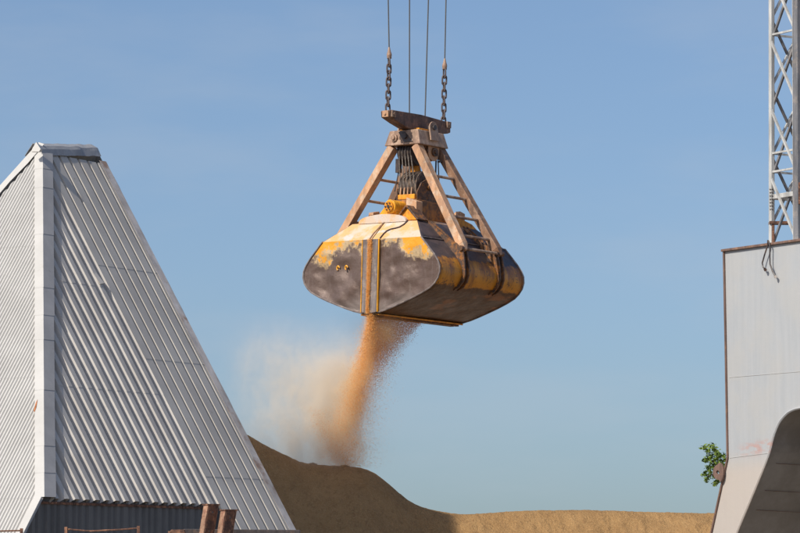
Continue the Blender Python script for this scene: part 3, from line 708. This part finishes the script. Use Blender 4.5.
# curtain lying in the seam gap down the near end plates
for _ in range(12000):
    z_ = -38+RNG.random()*86; w_ = 1.1 + .9*(z_+38)/86
    v_ = RNG.normal()*w_*.8+(.0+1.5*(z_+38)/86)
    u_ = -HU-3.6 if z_ < 36 else -HU-1+(z_-36)
    if z_ > 36: continue
    kern.append(gw(v_, u_-abs(RNG.normal())*.8, z_))
kern = np.array([tuple(q) for q in kern])
def tetras(pts_, s0, s1):
    n = len(pts_); base = np.array([(1, 1, 1), (1, -1, -1), (-1, 1, -1), (-1, -1, 1)], float)*.58
    R_ = RNG.normal(size=(n, 3, 3)); R_, _ = np.linalg.qr(R_)
    sc = RNG.uniform(s0, s1, n)[:, None, None]
    vs = pts_[:, None, :]+np.einsum('kj,nij->nki', base, R_)*sc
    f = np.array([(0, 1, 2), (0, 3, 1), (0, 2, 3), (1, 3, 2)])[None]+4*np.arange(n)[:, None, None]
    return vs.reshape(-1, 3), f.reshape(-1, 3)
vs, fs = tetras(kern, .0045, .009)
me = bpy.data.meshes.new('falling_grain'); me.from_pydata(vs.tolist(), [], fs.tolist())
t = NT('flying_kernels'); c = t.mix(t.ramp(t.noise(14, 3, .6), .35, .65), (.80, .37, .09), (.88, .50, .19)); t.set(t.b.inputs['Subsurface Weight'], 0.0)
me.materials.append(t.fin(c, .8, 0, .1)); fo = bpy.data.objects.new('falling_grain', me); COL.objects.link(fo); tag(fo, 'stream of orange tan grain pouring from the grab onto the heap', 'falling grain', kind='stuff')
# kernels and clods lying on the crest where the stream lands
for (cx_, cy_, w_, lab) in ((345, 467.6, .12, 'small pale clump of grain on the crest under the falling stream'), (311, 465.6, .16, 'small pale clump of grain on the crest left of the falling stream')):
    c0 = P(cx_, cy_, 79.9); bm = bmesh.new(); bmesh.ops.create_icosphere(bm, subdivisions=4, radius=1)
    for v_ in bm.verts:
        n_ = noise.fractal(v_.co*2.6+Vector((cx_, 0, 0)), 1, 2, 4); v_.co = Vector((v_.co.x*w_, v_.co.y*.14, v_.co.z*.06))*(1+.55*n_)
    me = bpy.data.meshes.new('grain_clump'); bm.to_mesh(me); bm.free(); me.materials.append(M['grain'])
    o = bpy.data.objects.new('grain_clump', me); COL.objects.link(o); o.location = c0; tag(o, lab, 'grain clump')
# dust: one soft volume
DC = P(325, 392, 79.4)
mb = MB(); mb.box((-3.1, -1.6, -2.35), (2.6, 2.9, 2.2)); 
t = NT('dust'); t.t.nodes.remove(t.b)
co = t.co()
wn = t.n('ShaderNodeTexNoise'); t.set(wn.inputs['Vector'], t.co(loc=(1.3, 4.1, 2.2))); wn.inputs['Scale'].default_value = .9; wn.inputs['Detail'].default_value = 3
sub = t.n('ShaderNodeVectorMath', operation='SUBTRACT'); t.t.links.new(wn.outputs['Color'], sub.inputs[0]); sub.inputs[1].default_value = (.5, .5, .5)
scl = t.n('ShaderNodeVectorMath', operation='SCALE'); t.t.links.new(sub.outputs[0], scl.inputs[0]); scl.inputs['Scale'].default_value = .75
wco = t.n('ShaderNodeVectorMath', operation='ADD'); t.t.links.new(co, wco.inputs[0]); t.t.links.new(scl.outputs[0], wco.inputs[1])
wco = wco.outputs[0]
def blob(px, py, sx, sy, rot, amp, src, sd=.5, dd=0.):
    q = P(px, py, 79.4)-DC; mp = t.n('ShaderNodeMapping', vector_type='TEXTURE'); t.set(mp.inputs[0], src)
    mp.inputs['Location'].default_value = (q.x, dd, q.z); mp.inputs['Rotation'].default_value = (0, math.radians(rot), 0); mp.inputs['Scale'].default_value = (sx*k, sd, sy*k)
    dt = t.n('ShaderNodeVectorMath', operation='DOT_PRODUCT'); t.t.links.new(mp.outputs[0], dt.inputs[0]); t.t.links.new(mp.outputs[0], dt.inputs[1])
    e_ = t.math('EXPONENT', t.math('MULTIPLY', dt.outputs['Value'], -1.0)); return t.math('MULTIPLY', e_, amp)
def total(lst):
    a = lst[0]
    for b_ in lst[1:]: a = t.math('ADD', a, b_)
    return a
core = total([blob(370, 332, 4.0, 22, 4, 1.5, co, .18, -.55), blob(361, 372, 7, 30, 17, 1.05, wco, .3, -.3), blob(350, 412, 10, 28, 17, .6, wco, .4, .25), blob(343, 446, 18, 24, 5, .30, wco, .5, .8),
              blob(329, 436, 7, 30, -30, .18, wco, .35, .8), blob(383, 331, 13, 15, 30, .5, co, .5, -.1), blob(343, 390, 15, 36, 20, .22, wco, .5, .3)])
dust = total([blob(338, 395, 22, 42, 18, .60, wco, .6, .5), blob(338, 372, 26, 34, 30, .42, wco, .6, .75), blob(318, 405, 32, 40, 12, .55, wco, .6, .75), blob(290, 376, 32, 36, 10, .30, wco, .6, .75), blob(308, 443, 44, 28, 0, .60, wco, .7, .75), blob(262, 356, 30, 26, -30, .11, wco, .6, .75), blob(268, 408, 34, 40, 0, .17, wco, .6, .75)])
wisp = t.ramp(t.noise(1.6, 5, .62, t.co(scale=(1.35, 1, .85), rot=(0, .6, 0), loc=(.4, 2.2, .9)), .58), .26, .74, .12, 1.1)
fine_ = t.ramp(t.noise(5, 5, .65), .3, .7, .55, 1.3)
dustw = t.math('MULTIPLY', t.math('MULTIPLY', dust, wisp), fine_)
corew = t.math('MULTIPLY', core, fine_)
x_, y_, z_ = t.sep()[:3]
# fade to nothing before the walls of the domain
fade = t.math('MULTIPLY', t.math('MULTIPLY', t.ramp(x_, -3.1, -2.2), t.ramp(x_, 2.6, 2.0)), t.math('MULTIPLY', t.ramp(z_, 2.2, 1.9), t.math('MULTIPLY', t.ramp(y_, -1.6, -1.0), t.ramp(y_, 2.9, 2.2))))
den = t.math('MULTIPLY', t.math('ADD', corew, dustw), fade)
pv = t.n('ShaderNodeVolumePrincipled'); t.set(pv.inputs['Density'], t.math('MULTIPLY', den, DENS := 3.2))
t.set(pv.inputs['Color'], t.mix(t.math('DIVIDE', corew, t.math('ADD', t.math('ADD', corew, dustw), .001)), (.99, .915, .80), (.996, .74, .40)))
pv.inputs['Anisotropy'].default_value = -0.35
t.t.links.new(pv.outputs[0], t.out.inputs['Volume'])
du = mb.build('dust_cloud', t.m); du.location = DC; tag(du, 'pale orange grain dust drifting left from the falling stream', 'dust', kind='stuff')
# ------------------------------------------------------------------ WHITE STEEL HOUSING, right
HD = 70; HK = HD/90
e1 = Vector((.53, -.85, 0)).normalized(); en = Vector((.85, .53, 0)).normalized()       # along the face; inward normal
HO = P(727, 458, HD); FN = -en
def hf(px, py, off=0.): return hit(px, py, HO-en*off, FN)
hroot = empty('steel_housing', (HO.x, HO.y, 0)); tag(hroot, 'tall white steel plate housing with a dark arched opening and rusty edges', 'crane structure')
def hpar(o): o.parent = hroot; o.matrix_parent_inverse = Matrix.Translation(-Vector(hroot.location)); return o
def whitem(name):
    t = NT(name); x, y, z = t.sep()[:3]
    st = t.noise(3, 7, .7, t.co(scale=(2.6, 2.6, .16), loc=(3.3, 1.7, .4))); bl = t.noise(.9, 5, .6, t.co(loc=(4, 4, 4))); sp = t.noise(6, 6, .7, t.co(loc=(1, 2, 3)))
    c = t.mix(t.ramp(st, .2, .8), (.355, .375, .395), (.41, .425, .44)); c = t.mix(t.math('MULTIPLY', t.ramp(bl, .42, .62), .5), c, (.42, .415, .40))
    zw = HO.z
    c = t.mix(t.math('MULTIPLY', t.ramp(t.math('ADD', z, t.math('MULTIPLY', bl, .4)), zw+.4, zw-.2), .7), c, (.50, .43, .37))
    # rust smears along the weld
    wl = t.math('ABSOLUTE', t.math('SUBTRACT', z, t.math('ADD', zw+.12, t.math('MULTIPLY', t.math('SUBTRACT', x, HO.x), .1))))
    sm = t.math('MULTIPLY', t.ramp(wl, .22, .02), t.ramp(t.noise(4, 6, .7, t.co(scale=(1, 1, 2.5), loc=(5, 5, 5))), .46, .56))
    sm = t.math('MULTIPLY', sm, t.ramp(x, HO.x+.1, HO.x+.5))
    c = t.mix(t.math('MULTIPLY', sm, .42), c, (.50, .17, .10))
    c = t.mix(t.math('MULTIPLY', t.ramp(sp, .70, .76), .4), c, (.4, .22, .12))
    t.bump(t.math('ADD', bl, t.math('MULTIPLY', sp, .15)), .25, .05)
    return t.fin(c, .5, 0, .35)
M['white'] = whitem('weathered_white_steel')
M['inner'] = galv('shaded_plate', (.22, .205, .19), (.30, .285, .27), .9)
M['rim'] = worn('brown_rim', (.16, .10, .08), (.24, .14, .09), None, .55, 4, .7)
# outline in photo pixels, carried on to the ground
gl = HD*0+1
def ground_px(x_, yy=None): return x_
out_l = [(724.6, 250.5), (726.5, 350), (728.3, 458), (712, 533), (694, 615)]
arch = [(729, 580), (732, 548), (737, 533), (751, 500), (765, 466), (771, 450), (773.5, 437.5), (779, 423), (785, 415.5), (789.5, 411.5), (795, 409), (801, 407.6)]
topr = [(1100, 188.), (1100, 380)]
# sample front sheet as strips between outer line and arch
A3 = [hf(*q) for q in arch]
def yl(py): # outer edge x for a given row
    for (a, b_), (c_, d_) in zip(out_l, out_l[1:]):
        if b_ <= py <= d_: return a+(c_-a)*(py-b_)/(d_-b_)
    return out_l[-1][0]
# arch mirrored about its crown in face coordinates
crown = hf(806, 407); ca = (crown-HO).dot(e1)
def fc(p_): return ((p_-HO).dot(e1), p_.z)
def fp(a, z_, off=0.): return Vector((HO.x, HO.y, 0))+e1*a+Vector((0, 0, z_))-en*off
OL = [fc(hf(*q)) for q in out_l]; AR = [fc(hf(*q)) for q in arch]
OL = [q for q in OL if q[1] > 0]; s_ = (OL[-1][0]-OL[-2][0])/(OL[-1][1]-OL[-2][1]); OL.append((OL[-1][0]-s_*OL[-1][1], 0))
AR = [q for q in AR if q[1] > 0]; s_ = (AR[1][0]-AR[0][0])/(AR[1][1]-AR[0][1]); AR = [(AR[0][0]-s_*AR[0][1], 0)]+AR
ARf = AR+[(2*ca-a, z_) for a, z_ in AR[::-1]]
OLf_r = [(2*ca-a, z_) for a, z_ in OL]
print('housing OL', OL, 'AR', AR, 'ca', ca)
# smooth arch by resampling (Catmull-like)
def chaikin(q, n=2):
    for _ in range(n):
        r = [q[0]]
        for a, b_ in zip(q, q[1:]): r += [(a[0]*.75+b_[0]*.25, a[1]*.75+b_[1]*.25), (a[0]*.25+b_[0]*.75, a[1]*.25+b_[1]*.75)]
        r.append(q[-1]); q = r
    return q
ARs = chaikin(ARf, 2)
dep = 2.0
AL = ARs[:len(ARs)//2+1]; AL[-1] = (ca, max(q[1] for q in ARs))
def xo(z_): return float(np.interp(z_, [q[1] for q in OL[::-1]], [q[0] for q in OL[::-1]]))
zs_ = sorted(set([q[1] for q in OL]+[q[1] for q in AL]))
def xi(z_):
    if z_ >= AL[-1][1]-1e-6: return ca
    return float(np.interp(z_, [q[1] for q in AL], [q[0] for q in AL]))
def plate(off, cut=True):
    mb = MB()
    for z0, z1 in zip(zs_, zs_[1:]):
        if z1-z0 < 1e-5: continue
        for m_ in (0, 1):
            F_ = (lambda a: 2*ca-a) if m_ else (lambda a: a)
            i0, i1 = (xi(z0+1e-7), xi(z1-1e-7)) if cut else (ca, ca)
            if not cut and m_: i0 = i1 = ca
            mb.add([fp(F_(xo(z0)), z0, off), fp(F_(i0), z0, off), fp(F_(i1), z1, off), fp(F_(xo(z1)), z1, off)], [(0, 1, 2, 3)])
    return mb
hpar(plate(0).build('front_plate', M['white']))
# arch lining, outer sides, back, top
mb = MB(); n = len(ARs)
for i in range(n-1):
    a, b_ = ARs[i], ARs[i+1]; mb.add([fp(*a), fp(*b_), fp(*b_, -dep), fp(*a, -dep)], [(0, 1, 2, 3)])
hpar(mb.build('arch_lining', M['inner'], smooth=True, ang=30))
mb = MB(); 
for i in range(len(OL)-1):
    for L in (OL, OLf_r):
        a, b_ = L[i], L[i+1]; mb.add([fp(*a), fp(*b_), fp(*b_, -dep), fp(*a, -dep)], [(0, 1, 2, 3)])
mb.add([fp(*OL[0]), fp(*OLf_r[0]), fp(*OLf_r[0], -dep), fp(*OL[0], -dep)], [(0, 1, 2, 3)])
hpar(mb.build('side_plates', M['white']))
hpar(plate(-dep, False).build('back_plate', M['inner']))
for z_ in (3.15, 3.55, 4.1):      # stiffeners welded inside the arch lining
    xx = np.interp(z_, [q[1] for q in AR], [q[0] for q in AR]); mb = MB(); mb.bar(fp(xx+.01, z_, -.25), fp(xx+.01, z_-.05, -dep+.02), .008, .008); hpar(mb.build('weld_seam', M['rim']))
mb = MB(); mb.tube([fp(a, z_, .012) for a, z_ in ARs], .03, 6); hpar(mb.build('arch_rim', M['white'], smooth=True))
# rim flange along left side and top
mb = MB(); fl = [(a-.0, z_) for a, z_ in OL[:]]
for a, b_ in zip(fl, fl[1:]): mb.bar(fp(*a, .02), fp(*b_, .02), .042, .04, up=tuple(en))
hpar(mb.build('side_flange', M['rim'], bevel=.006))
mb = MB(); mb.bar(fp(OL[0][0]-.05, OL[0][1], .035), fp(OLf_r[0][0], OL[0][1], .03), .05, .06, up=tuple(en)); hpar(mb.build('top_flange', M['rim'], bevel=.006))
za = fc(hf(728, 377.5)); zb = fc(hf(728.3, 458))
mb = MB(); mb.bar(fp(za[0]+.05, za[1], .004), fp(OLf_r[0][0]-.1, za[1], .004), .006, .007, up=tuple(en)); hpar(mb.build('weld_seam', M['flash_w']))
mb = MB(); ex = np.interp(zb[1]+.08, [q[1] for q in AR], [q[0] for q in AR]); mb.bar(fp(zb[0]+.05, zb[1], .004), fp(ex-.06, zb[1]+.06, .004), .006, .007, up=tuple(en)); hpar(mb.build('weld_seam', M['flash_w']))
# lifting lug with a hole
lc = hf(721, 472, .04); n = 24
def lp(a, z_, off=0.): return lc+e1*a*1.35*HK+Vector((0, 0, z_*HK*.88))-en*off
ringo = []; ringi = []
for i in range(n):
    a = 2*PI*i/n; ca_, sa_ = math.cos(a), math.sin(a)
    ringo.append((-.02+.19*ca_ if ca_ < 0 else .13*ca_, .24*sa_ if ca_ < 0 else .30*sa_*(1)-.02)); ringi.append((-.05+.05*ca_, .06*sa_-.01))
mb = MB(); vs = [lp(a, z_, o_) for o_ in (0, .05) for R_ in (ringo, ringi) for a, z_ in R_]; fs = []
for i in range(n):
    j = (i+1) % n; fs += [(i, j, n+j, n+i), (2*n+i, 3*n+i, 3*n+j, 2*n+j), (i, 2*n+i, 2*n+j, j), (n+i, n+j, 3*n+j, 3*n+i)]
hpar(mb.add(vs, fs).build('lifting_lug', M['rim'], bevel=.006))
# hanging wires at the top flange
for pts_ in (((768, 240), (767.5, 246), (764.5, 255), (762.3, 263), (763, 267), (764.5, 268.5)), ((768.5, 241), (770, 246), (769.8, 256), (770, 264), (772.5, 271), (774.8, 275.5))):
    root = empty('hanging_cable', hf(*pts_[0], .1)); o_ = Vector(root.location)
    tag(root, 'short black cable hanging over the housing top, its end bent '+('left' if pts_[-1][0] < 768 else 'right'), 'cable')
    mb = MB(); mb.tube([hf(x_, y_, .10)-o_ for x_, y_ in pts_], .016, 6); mb.build('cable', M['dark'], root, smooth=True)
    mb = MB(); e_ = hf(*pts_[-1], .1)-o_; mb.cyl(e_, e_+Vector((.03, 0, -.05)), .03, 8); mb.build('plug', M['white'] if pts_[-1][0] > 768 else M['rust'], root, smooth=True)
# ------------------------------------------------------------------ LATTICE MAST
M['mast'] = worn('white_mast_paint', (.44, .44, .425), (.36, .34, .31), None, .6, 3, .5)
M['mastd'] = worn('grey_mast_steel', (.16, .16, .17), (.22, .20, .19), None, .55, 3, .5)
zt = OL[0][1]
mA = hit(771.6, 238, HO+en*.35, FN); mA = Vector((mA.x, mA.y, zt))
mroot = empty('lattice_mast', mA); tag(mroot, 'white and grey steel lattice mast with a ladder standing on the white housing', 'mast')
wm = 1.12*HK; eu = Vector((0, 0, 1))
topz = 14.*HK
la = [Vector((0, 0, 0)), e1*wm, en*wm+e1*wm, en*wm]
lean = Vector((.05, .0, 0))/topz*1.6
def lpz(i, z_):
    c_ = (e1+en)*wm*.5; p_ = la[i]; return c_+(p_-c_)*(1-.004*z_)+Vector((0, 0, z_))+lean*z_
for i in range(4):
    mb = MB(); r_ = .055 if i != 1 else .055
    if i == 1:
        mb.bar(lpz(i, 0), lpz(i, topz), .21*HK, .17*HK, up=tuple(en)); mb.build('mast_leg', M['mastd'], mroot, bevel=.01)  # dark grey body: this leg's shade put into its colour
        mb = MB(); mb.bar(lpz(i, 0)-e1*.12*HK-en*.02, lpz(i, topz)-e1*.12*HK-en*.02, .045, .045, up=tuple(en)); mb.build('mast_leg', M['mast'], mroot)  # pale strip stands in for the leg's lit left edge
    else:
        mb.bar(lpz(i, 0), lpz(i, topz), .12*HK, .12*HK, up=tuple(en)); mb.build('mast_leg', M['mast'], mroot, bevel=.01)
ph = 69/F*HD; zoff = (580-107)/F*HD-(zt-CAMZ)    # node at photo row 107
def braces(i, j, dark, shift, flip, t0=0, off=0.):
    for m_ in range(-3, 9):
        z0 = zoff+shift+m_*ph; z1 = z0+ph*.98
        if z0 < .02 or z1 > topz: continue
        a, b_ = lpz(i, z0 if not flip else z1), lpz(j, z1 if not flip else z0)
        n_ = (a-b_).cross(eu).normalized()*off
        mb = MB(); mb.bar(a+n_, b_+n_, .046, .046); mb.build('brace', M['mastd'] if dark else M['mast'], mroot)
braces(0, 1, True, 0, False, off=.055); braces(0, 1, False, .08*0+ph*.96-ph, True, off=-.03)
braces(3, 0, True, ph*.25, False); braces(3, 0, False, ph*.25, True)
braces(3, 2, False, ph*.5, False); braces(1, 2, False, 0, True); braces(1, 2, True, ph*.5, False)
for z_ in (2.02*HK, 2.52*HK, 2.02*HK+ph*2, 2.02*HK+ph*4):
    mb = MB()
    for i in range(4): mb.bar(lpz(i, z_), lpz((i+1) % 4, z_), .04, .04)
    mb.build('ring_brace', M['mast'], mroot)
# ladder inside the near leg
lb = e1*(wm*1.03)+en*.2
for s_ in (0, 1):
    mb = MB(); mb.bar(lb+en*.26*s_, lb+en*.26*s_+Vector((0, 0, topz))+lean*topz, .04, .04); mb.build('ladder_rail', M['mast'], mroot)
for i in range(int((topz-.3)/(28/F*HD))):
    mb = MB(); z_ = .2+i*28/F*HD; mb.bar(lb-en*.04+Vector((0, 0, z_))+lean*z_, lb+en*.3+Vector((0, 0, z_))+lean*z_, .035, .035); mb.build('ladder_rung', M['mast'], mroot)
mb = MB(); mb.prism([q+Vector((0, 0, 1.28*HK)) for q in (e1*-.06, e1*(wm*.86), e1*(wm*.86)+en*(wm), en*wm-e1*.06)], (0, 0, .10)); mb.build('platform', M['mast'], mroot, bevel=.01)
mb = MB(); mb.box((-.05, -.1, .47), (.38, .15, .53)); mb.box((.0, -.08, 0), (.055, .0, .47)); mb.build('rusty_bracket', M['rust'], mroot, bevel=.006)
mb = MB(); mb.box((.47, -.85, .8), (.72, -.5, 1.25)); mb.build('winch_box', M['rust'], mroot, bevel=.01)
# splice bolts
mb = MB()
for i in range(7): mb.cyl(Vector((-.042, -.05, .78+i*.07)), Vector((.042, -.06, .78+i*.07)), .009, 6)
mb.build('splice_bolts', M['dark'], mroot)
# ------------------------------------------------------------------ TREE behind the housing
t = NT('leaf'); oi = t.noise(5, 4, .6); t.set(t.b.inputs['Subsurface Weight'], 0)
c = t.mix(t.ramp(oi, .35, .65), (.07, .12, .02), (.18, .25, .045)); M['leaf'] = t.fin(c, .5, 0, .3)
M['bark'] = worn('bark', (.12, .09, .065), (.07, .05, .04), None, .5, 8, .9)
TD = 112; tr = P(758, 500, TD); troot = empty('broadleaf_tree', (tr.x, TD, 0)); tag(troot, 'green leafy tree mostly hidden behind the white steel housing', 'tree')
def T(px, py, d=0.): q = P(px, py, TD+d); return Vector((q.x-tr.x, d, q.z))
mb = MB(); mb.tube([Vector((0, 0, 0)), T(757, 540), T(752, 500), T(752, 470)], .1, 8, rs=[.14, .10, .07, .03]); mb.build('trunk', M['bark'], troot, smooth=True)
limbs = [[(754, 510), (738, 486), (722, 470), (710, 458)], [(754, 505), (735, 480), (715, 474), (706, 476)], [(738, 484), (728, 462), (716, 449)], [(752, 495), (768, 470), (775, 455)], [(752, 480), (745, 460), (742, 440)], [(753, 500), (770, 490), (782, 480)]]
mb = MB()
for L in limbs: mb.tube([T(*q, random.uniform(-.2, .2)) for q in L], .03, 6, rs=[.05, .035, .02, .008][:len(L)])
mb.build('limbs', M['bark'], troot, smooth=True)
mb = MB()
tw_ = [(704, 448), (708, 451), (714, 449), (717, 453), (709, 457), (706, 460), (711, 462), (716, 459), (720, 462), (724, 457), (726, 460), (713, 467), (708, 468), (719, 468), (710, 472), (705, 474), (707, 479), (713, 476), (718, 480), (716, 483), (722, 474), (711, 446), (723, 466), (712, 455), (728, 470), (715, 463), (720, 456)]
for (x_, y_) in tw_:
    for i in range(34):
        c_ = T(x_+random.gauss(0, 1.5), y_+random.gauss(0, 1.4), random.gauss(0, .12)); s_ = random.uniform(.045, .085)
        a = Vector((random.gauss(0, 1), random.gauss(0, 1), random.gauss(0, .6))).normalized(); b_ = a.orthogonal().normalized(); b_ = (Matrix.Rotation(random.uniform(0, 6.28), 3, a) @ b_)
        mb.add([c_-a*s_, c_+b_*s_*.5, c_+a*s_, c_-b_*s_*.5], [(0, 1, 2, 3)])
for i in range(1700):
    th = random.uniform(0, 6.28); ph_ = math.acos(random.uniform(-1, 1)); r_ = random.uniform(.55, 1)
    c_ = T(757, 470)+Vector((math.cos(th)*math.sin(ph_)*.9*r_, math.sin(th)*math.sin(ph_)*1.1*r_, math.cos(ph_)*1.2*r_)); s_ = random.uniform(.04, .08)
    a = Vector((random.gauss(0, 1), random.gauss(0, 1), random.gauss(0, .6))).normalized(); b_ = a.orthogonal().normalized()
    mb.add([c_-a*s_, c_+b_*s_*.5, c_+a*s_, c_-b_*s_*.5], [(0, 1, 2, 3)])
mb.build('crown', M['leaf'], troot)
# ------------------------------------------------------------------ ground and an unseen block added to cast the shadow on the heap
mb = MB(); mb.add([(-2500, -500, 0), (2500, -500, 0), (2500, 4500, 0), (-2500, 4500, 0)], [(0, 1, 2, 3)])
t = NT('yard_ground'); n1 = t.noise(.15, 6, .6); n2 = t.noise(3, 6, .7); c = t.mix(t.ramp(n1, .35, .65), (.20, .165, .13), (.30, .24, .17)); c = t.mix(t.math('MULTIPLY', t.ramp(n2, .5, .65), .5), c, (.16, .14, .12)); t.bump(n2, .3, .03)
gr = mb.build('ground', t.fin(c, .95)); tag(gr, kind='structure')
def onpile(px, py):
    best = None
    for i in range(900):
        D = 74+i*.01; q = P(px, py, D)
        if q.z <= pile_h(q.x, q.y, False): return q
    return P(px, py, 79.8)
q1 = onpile(457, 532); q2 = onpile(455, 516)
KS = 27.
nrm = Vector((-SUN.x, -SUN.y, 0)).normalized(); qv = Vector((-nrm.y, nrm.x, 0))       # qv points away from the lit side
if qv.x > 0: qv = -qv
base = q2+SUN*KS
def onplane(q): return q+SUN*((base-q).dot(nrm)/SUN.dot(nrm))
b1 = onplane(q1); b2 = base; dirn = (b2-b1)
print('shadow edge', q1, q2, b1, b2)
up_ = b2
T1 = onplane(Vector((-1.3, 80, 4.42))); T2 = onplane(Vector((-9, 80, 6.7))); T3 = T2+(T2-T1)*.6
dn_ = b1-dirn*((b1.z)/dirn.z) if abs(dirn.z) > .05 and abs((dirn.dot(qv))/dirn.z) < 2.0 else Vector((b1.x, b1.y, 0))
a0 = up_; far = qv*16
caster = empty('silo_block', (dn_.x, dn_.y, 0)); tag(caster, 'tall grey concrete silo block standing left of the store, outside the view', 'building')
o_ = Vector(caster.location)
mb = MB(); mb.prism([dn_-o_, up_-o_, T1-o_, T3-o_, Vector((T3.x, T3.y, 0))-o_], -nrm*9)  # outline traced back along the sun from the wanted shadow edge
mb.build('wall', worn('concrete', (.34, .33, .31), (.28, .27, .25), None, .5, .3, .9), caster)
# ------------------------------------------------------------------ light
sl = bpy.data.lights.new('sun', 'SUN'); so_ = bpy.data.objects.new('sun', sl); COL.objects.link(so_)
sl.energy = 4.4; sl.angle = math.radians(.53); sl.color = (1, .93, .82)
so_.rotation_euler = SUN.to_track_quat('Z', 'Y').to_euler()
W = bpy.data.worlds.new('World'); S.world = W; W.use_nodes = True; nt = W.node_tree
sky = nt.nodes.new('ShaderNodeTexSky'); sky.sky_type = 'NISHITA'; sky.sun_disc = False
sky.sun_elevation = math.asin(SUN.z); sky.sun_rotation = math.atan2(SUN.x, SUN.y)
sky.air_density = .95; sky.dust_density = 2.3; sky.ozone_density = 4.2
wt = nt.nodes.new('ShaderNodeTexCoord'); wv = nt.nodes.new('ShaderNodeVectorMath'); wv.operation = 'ADD'; wv.inputs[1].default_value = (0, 0, .04)
nt.links.new(wt.outputs['Generated'], wv.inputs[0]); nt.links.new(wv.outputs[0], sky.inputs[0])
wm_ = nt.nodes.new('ShaderNodeMapping'); wm_.inputs['Scale'].default_value = (7, 7, 26); wm_.inputs['Rotation'].default_value = (0, .25, 0); nt.links.new(wt.outputs['Generated'], wm_.inputs[0])
wn_ = nt.nodes.new('ShaderNodeTexNoise'); wn_.inputs['Scale'].default_value = 1.3; wn_.inputs['Detail'].default_value = 5; wn_.inputs['Roughness'].default_value = .55; nt.links.new(wm_.outputs[0], wn_.inputs['Vector'])
wr = nt.nodes.new('ShaderNodeMapRange'); wr.interpolation_type = 'SMOOTHSTEP'; wr.inputs[1].default_value = .42; wr.inputs[2].default_value = .72; wr.inputs[3].default_value = 0; wr.inputs[4].default_value = .16; nt.links.new(wn_.outputs['Fac'], wr.inputs[0])
wx = nt.nodes.new('ShaderNodeMix'); wx.data_type = 'RGBA'; nt.links.new(wr.outputs[0], wx.inputs[0]); nt.links.new(sky.outputs[0], wx.inputs[6]); wx.inputs[7].default_value = (3.8, 4.15, 4.6, 1)
bg = nt.nodes['Background']; nt.links.new(wx.outputs[2], bg.inputs[0]); bg.inputs[1].default_value = .132
S.view_settings.view_transform = 'Standard'; S.view_settings.look = 'None'; S.view_settings.exposure = 0; S.view_settings.gamma = 1; S.view_settings.use_curve_mapping = False
S.render.engine = 'CYCLES'
S.cycles.volume_step_rate = 1.0; S.cycles.volume_bounces = 4; S.cycles.max_bounces = 8
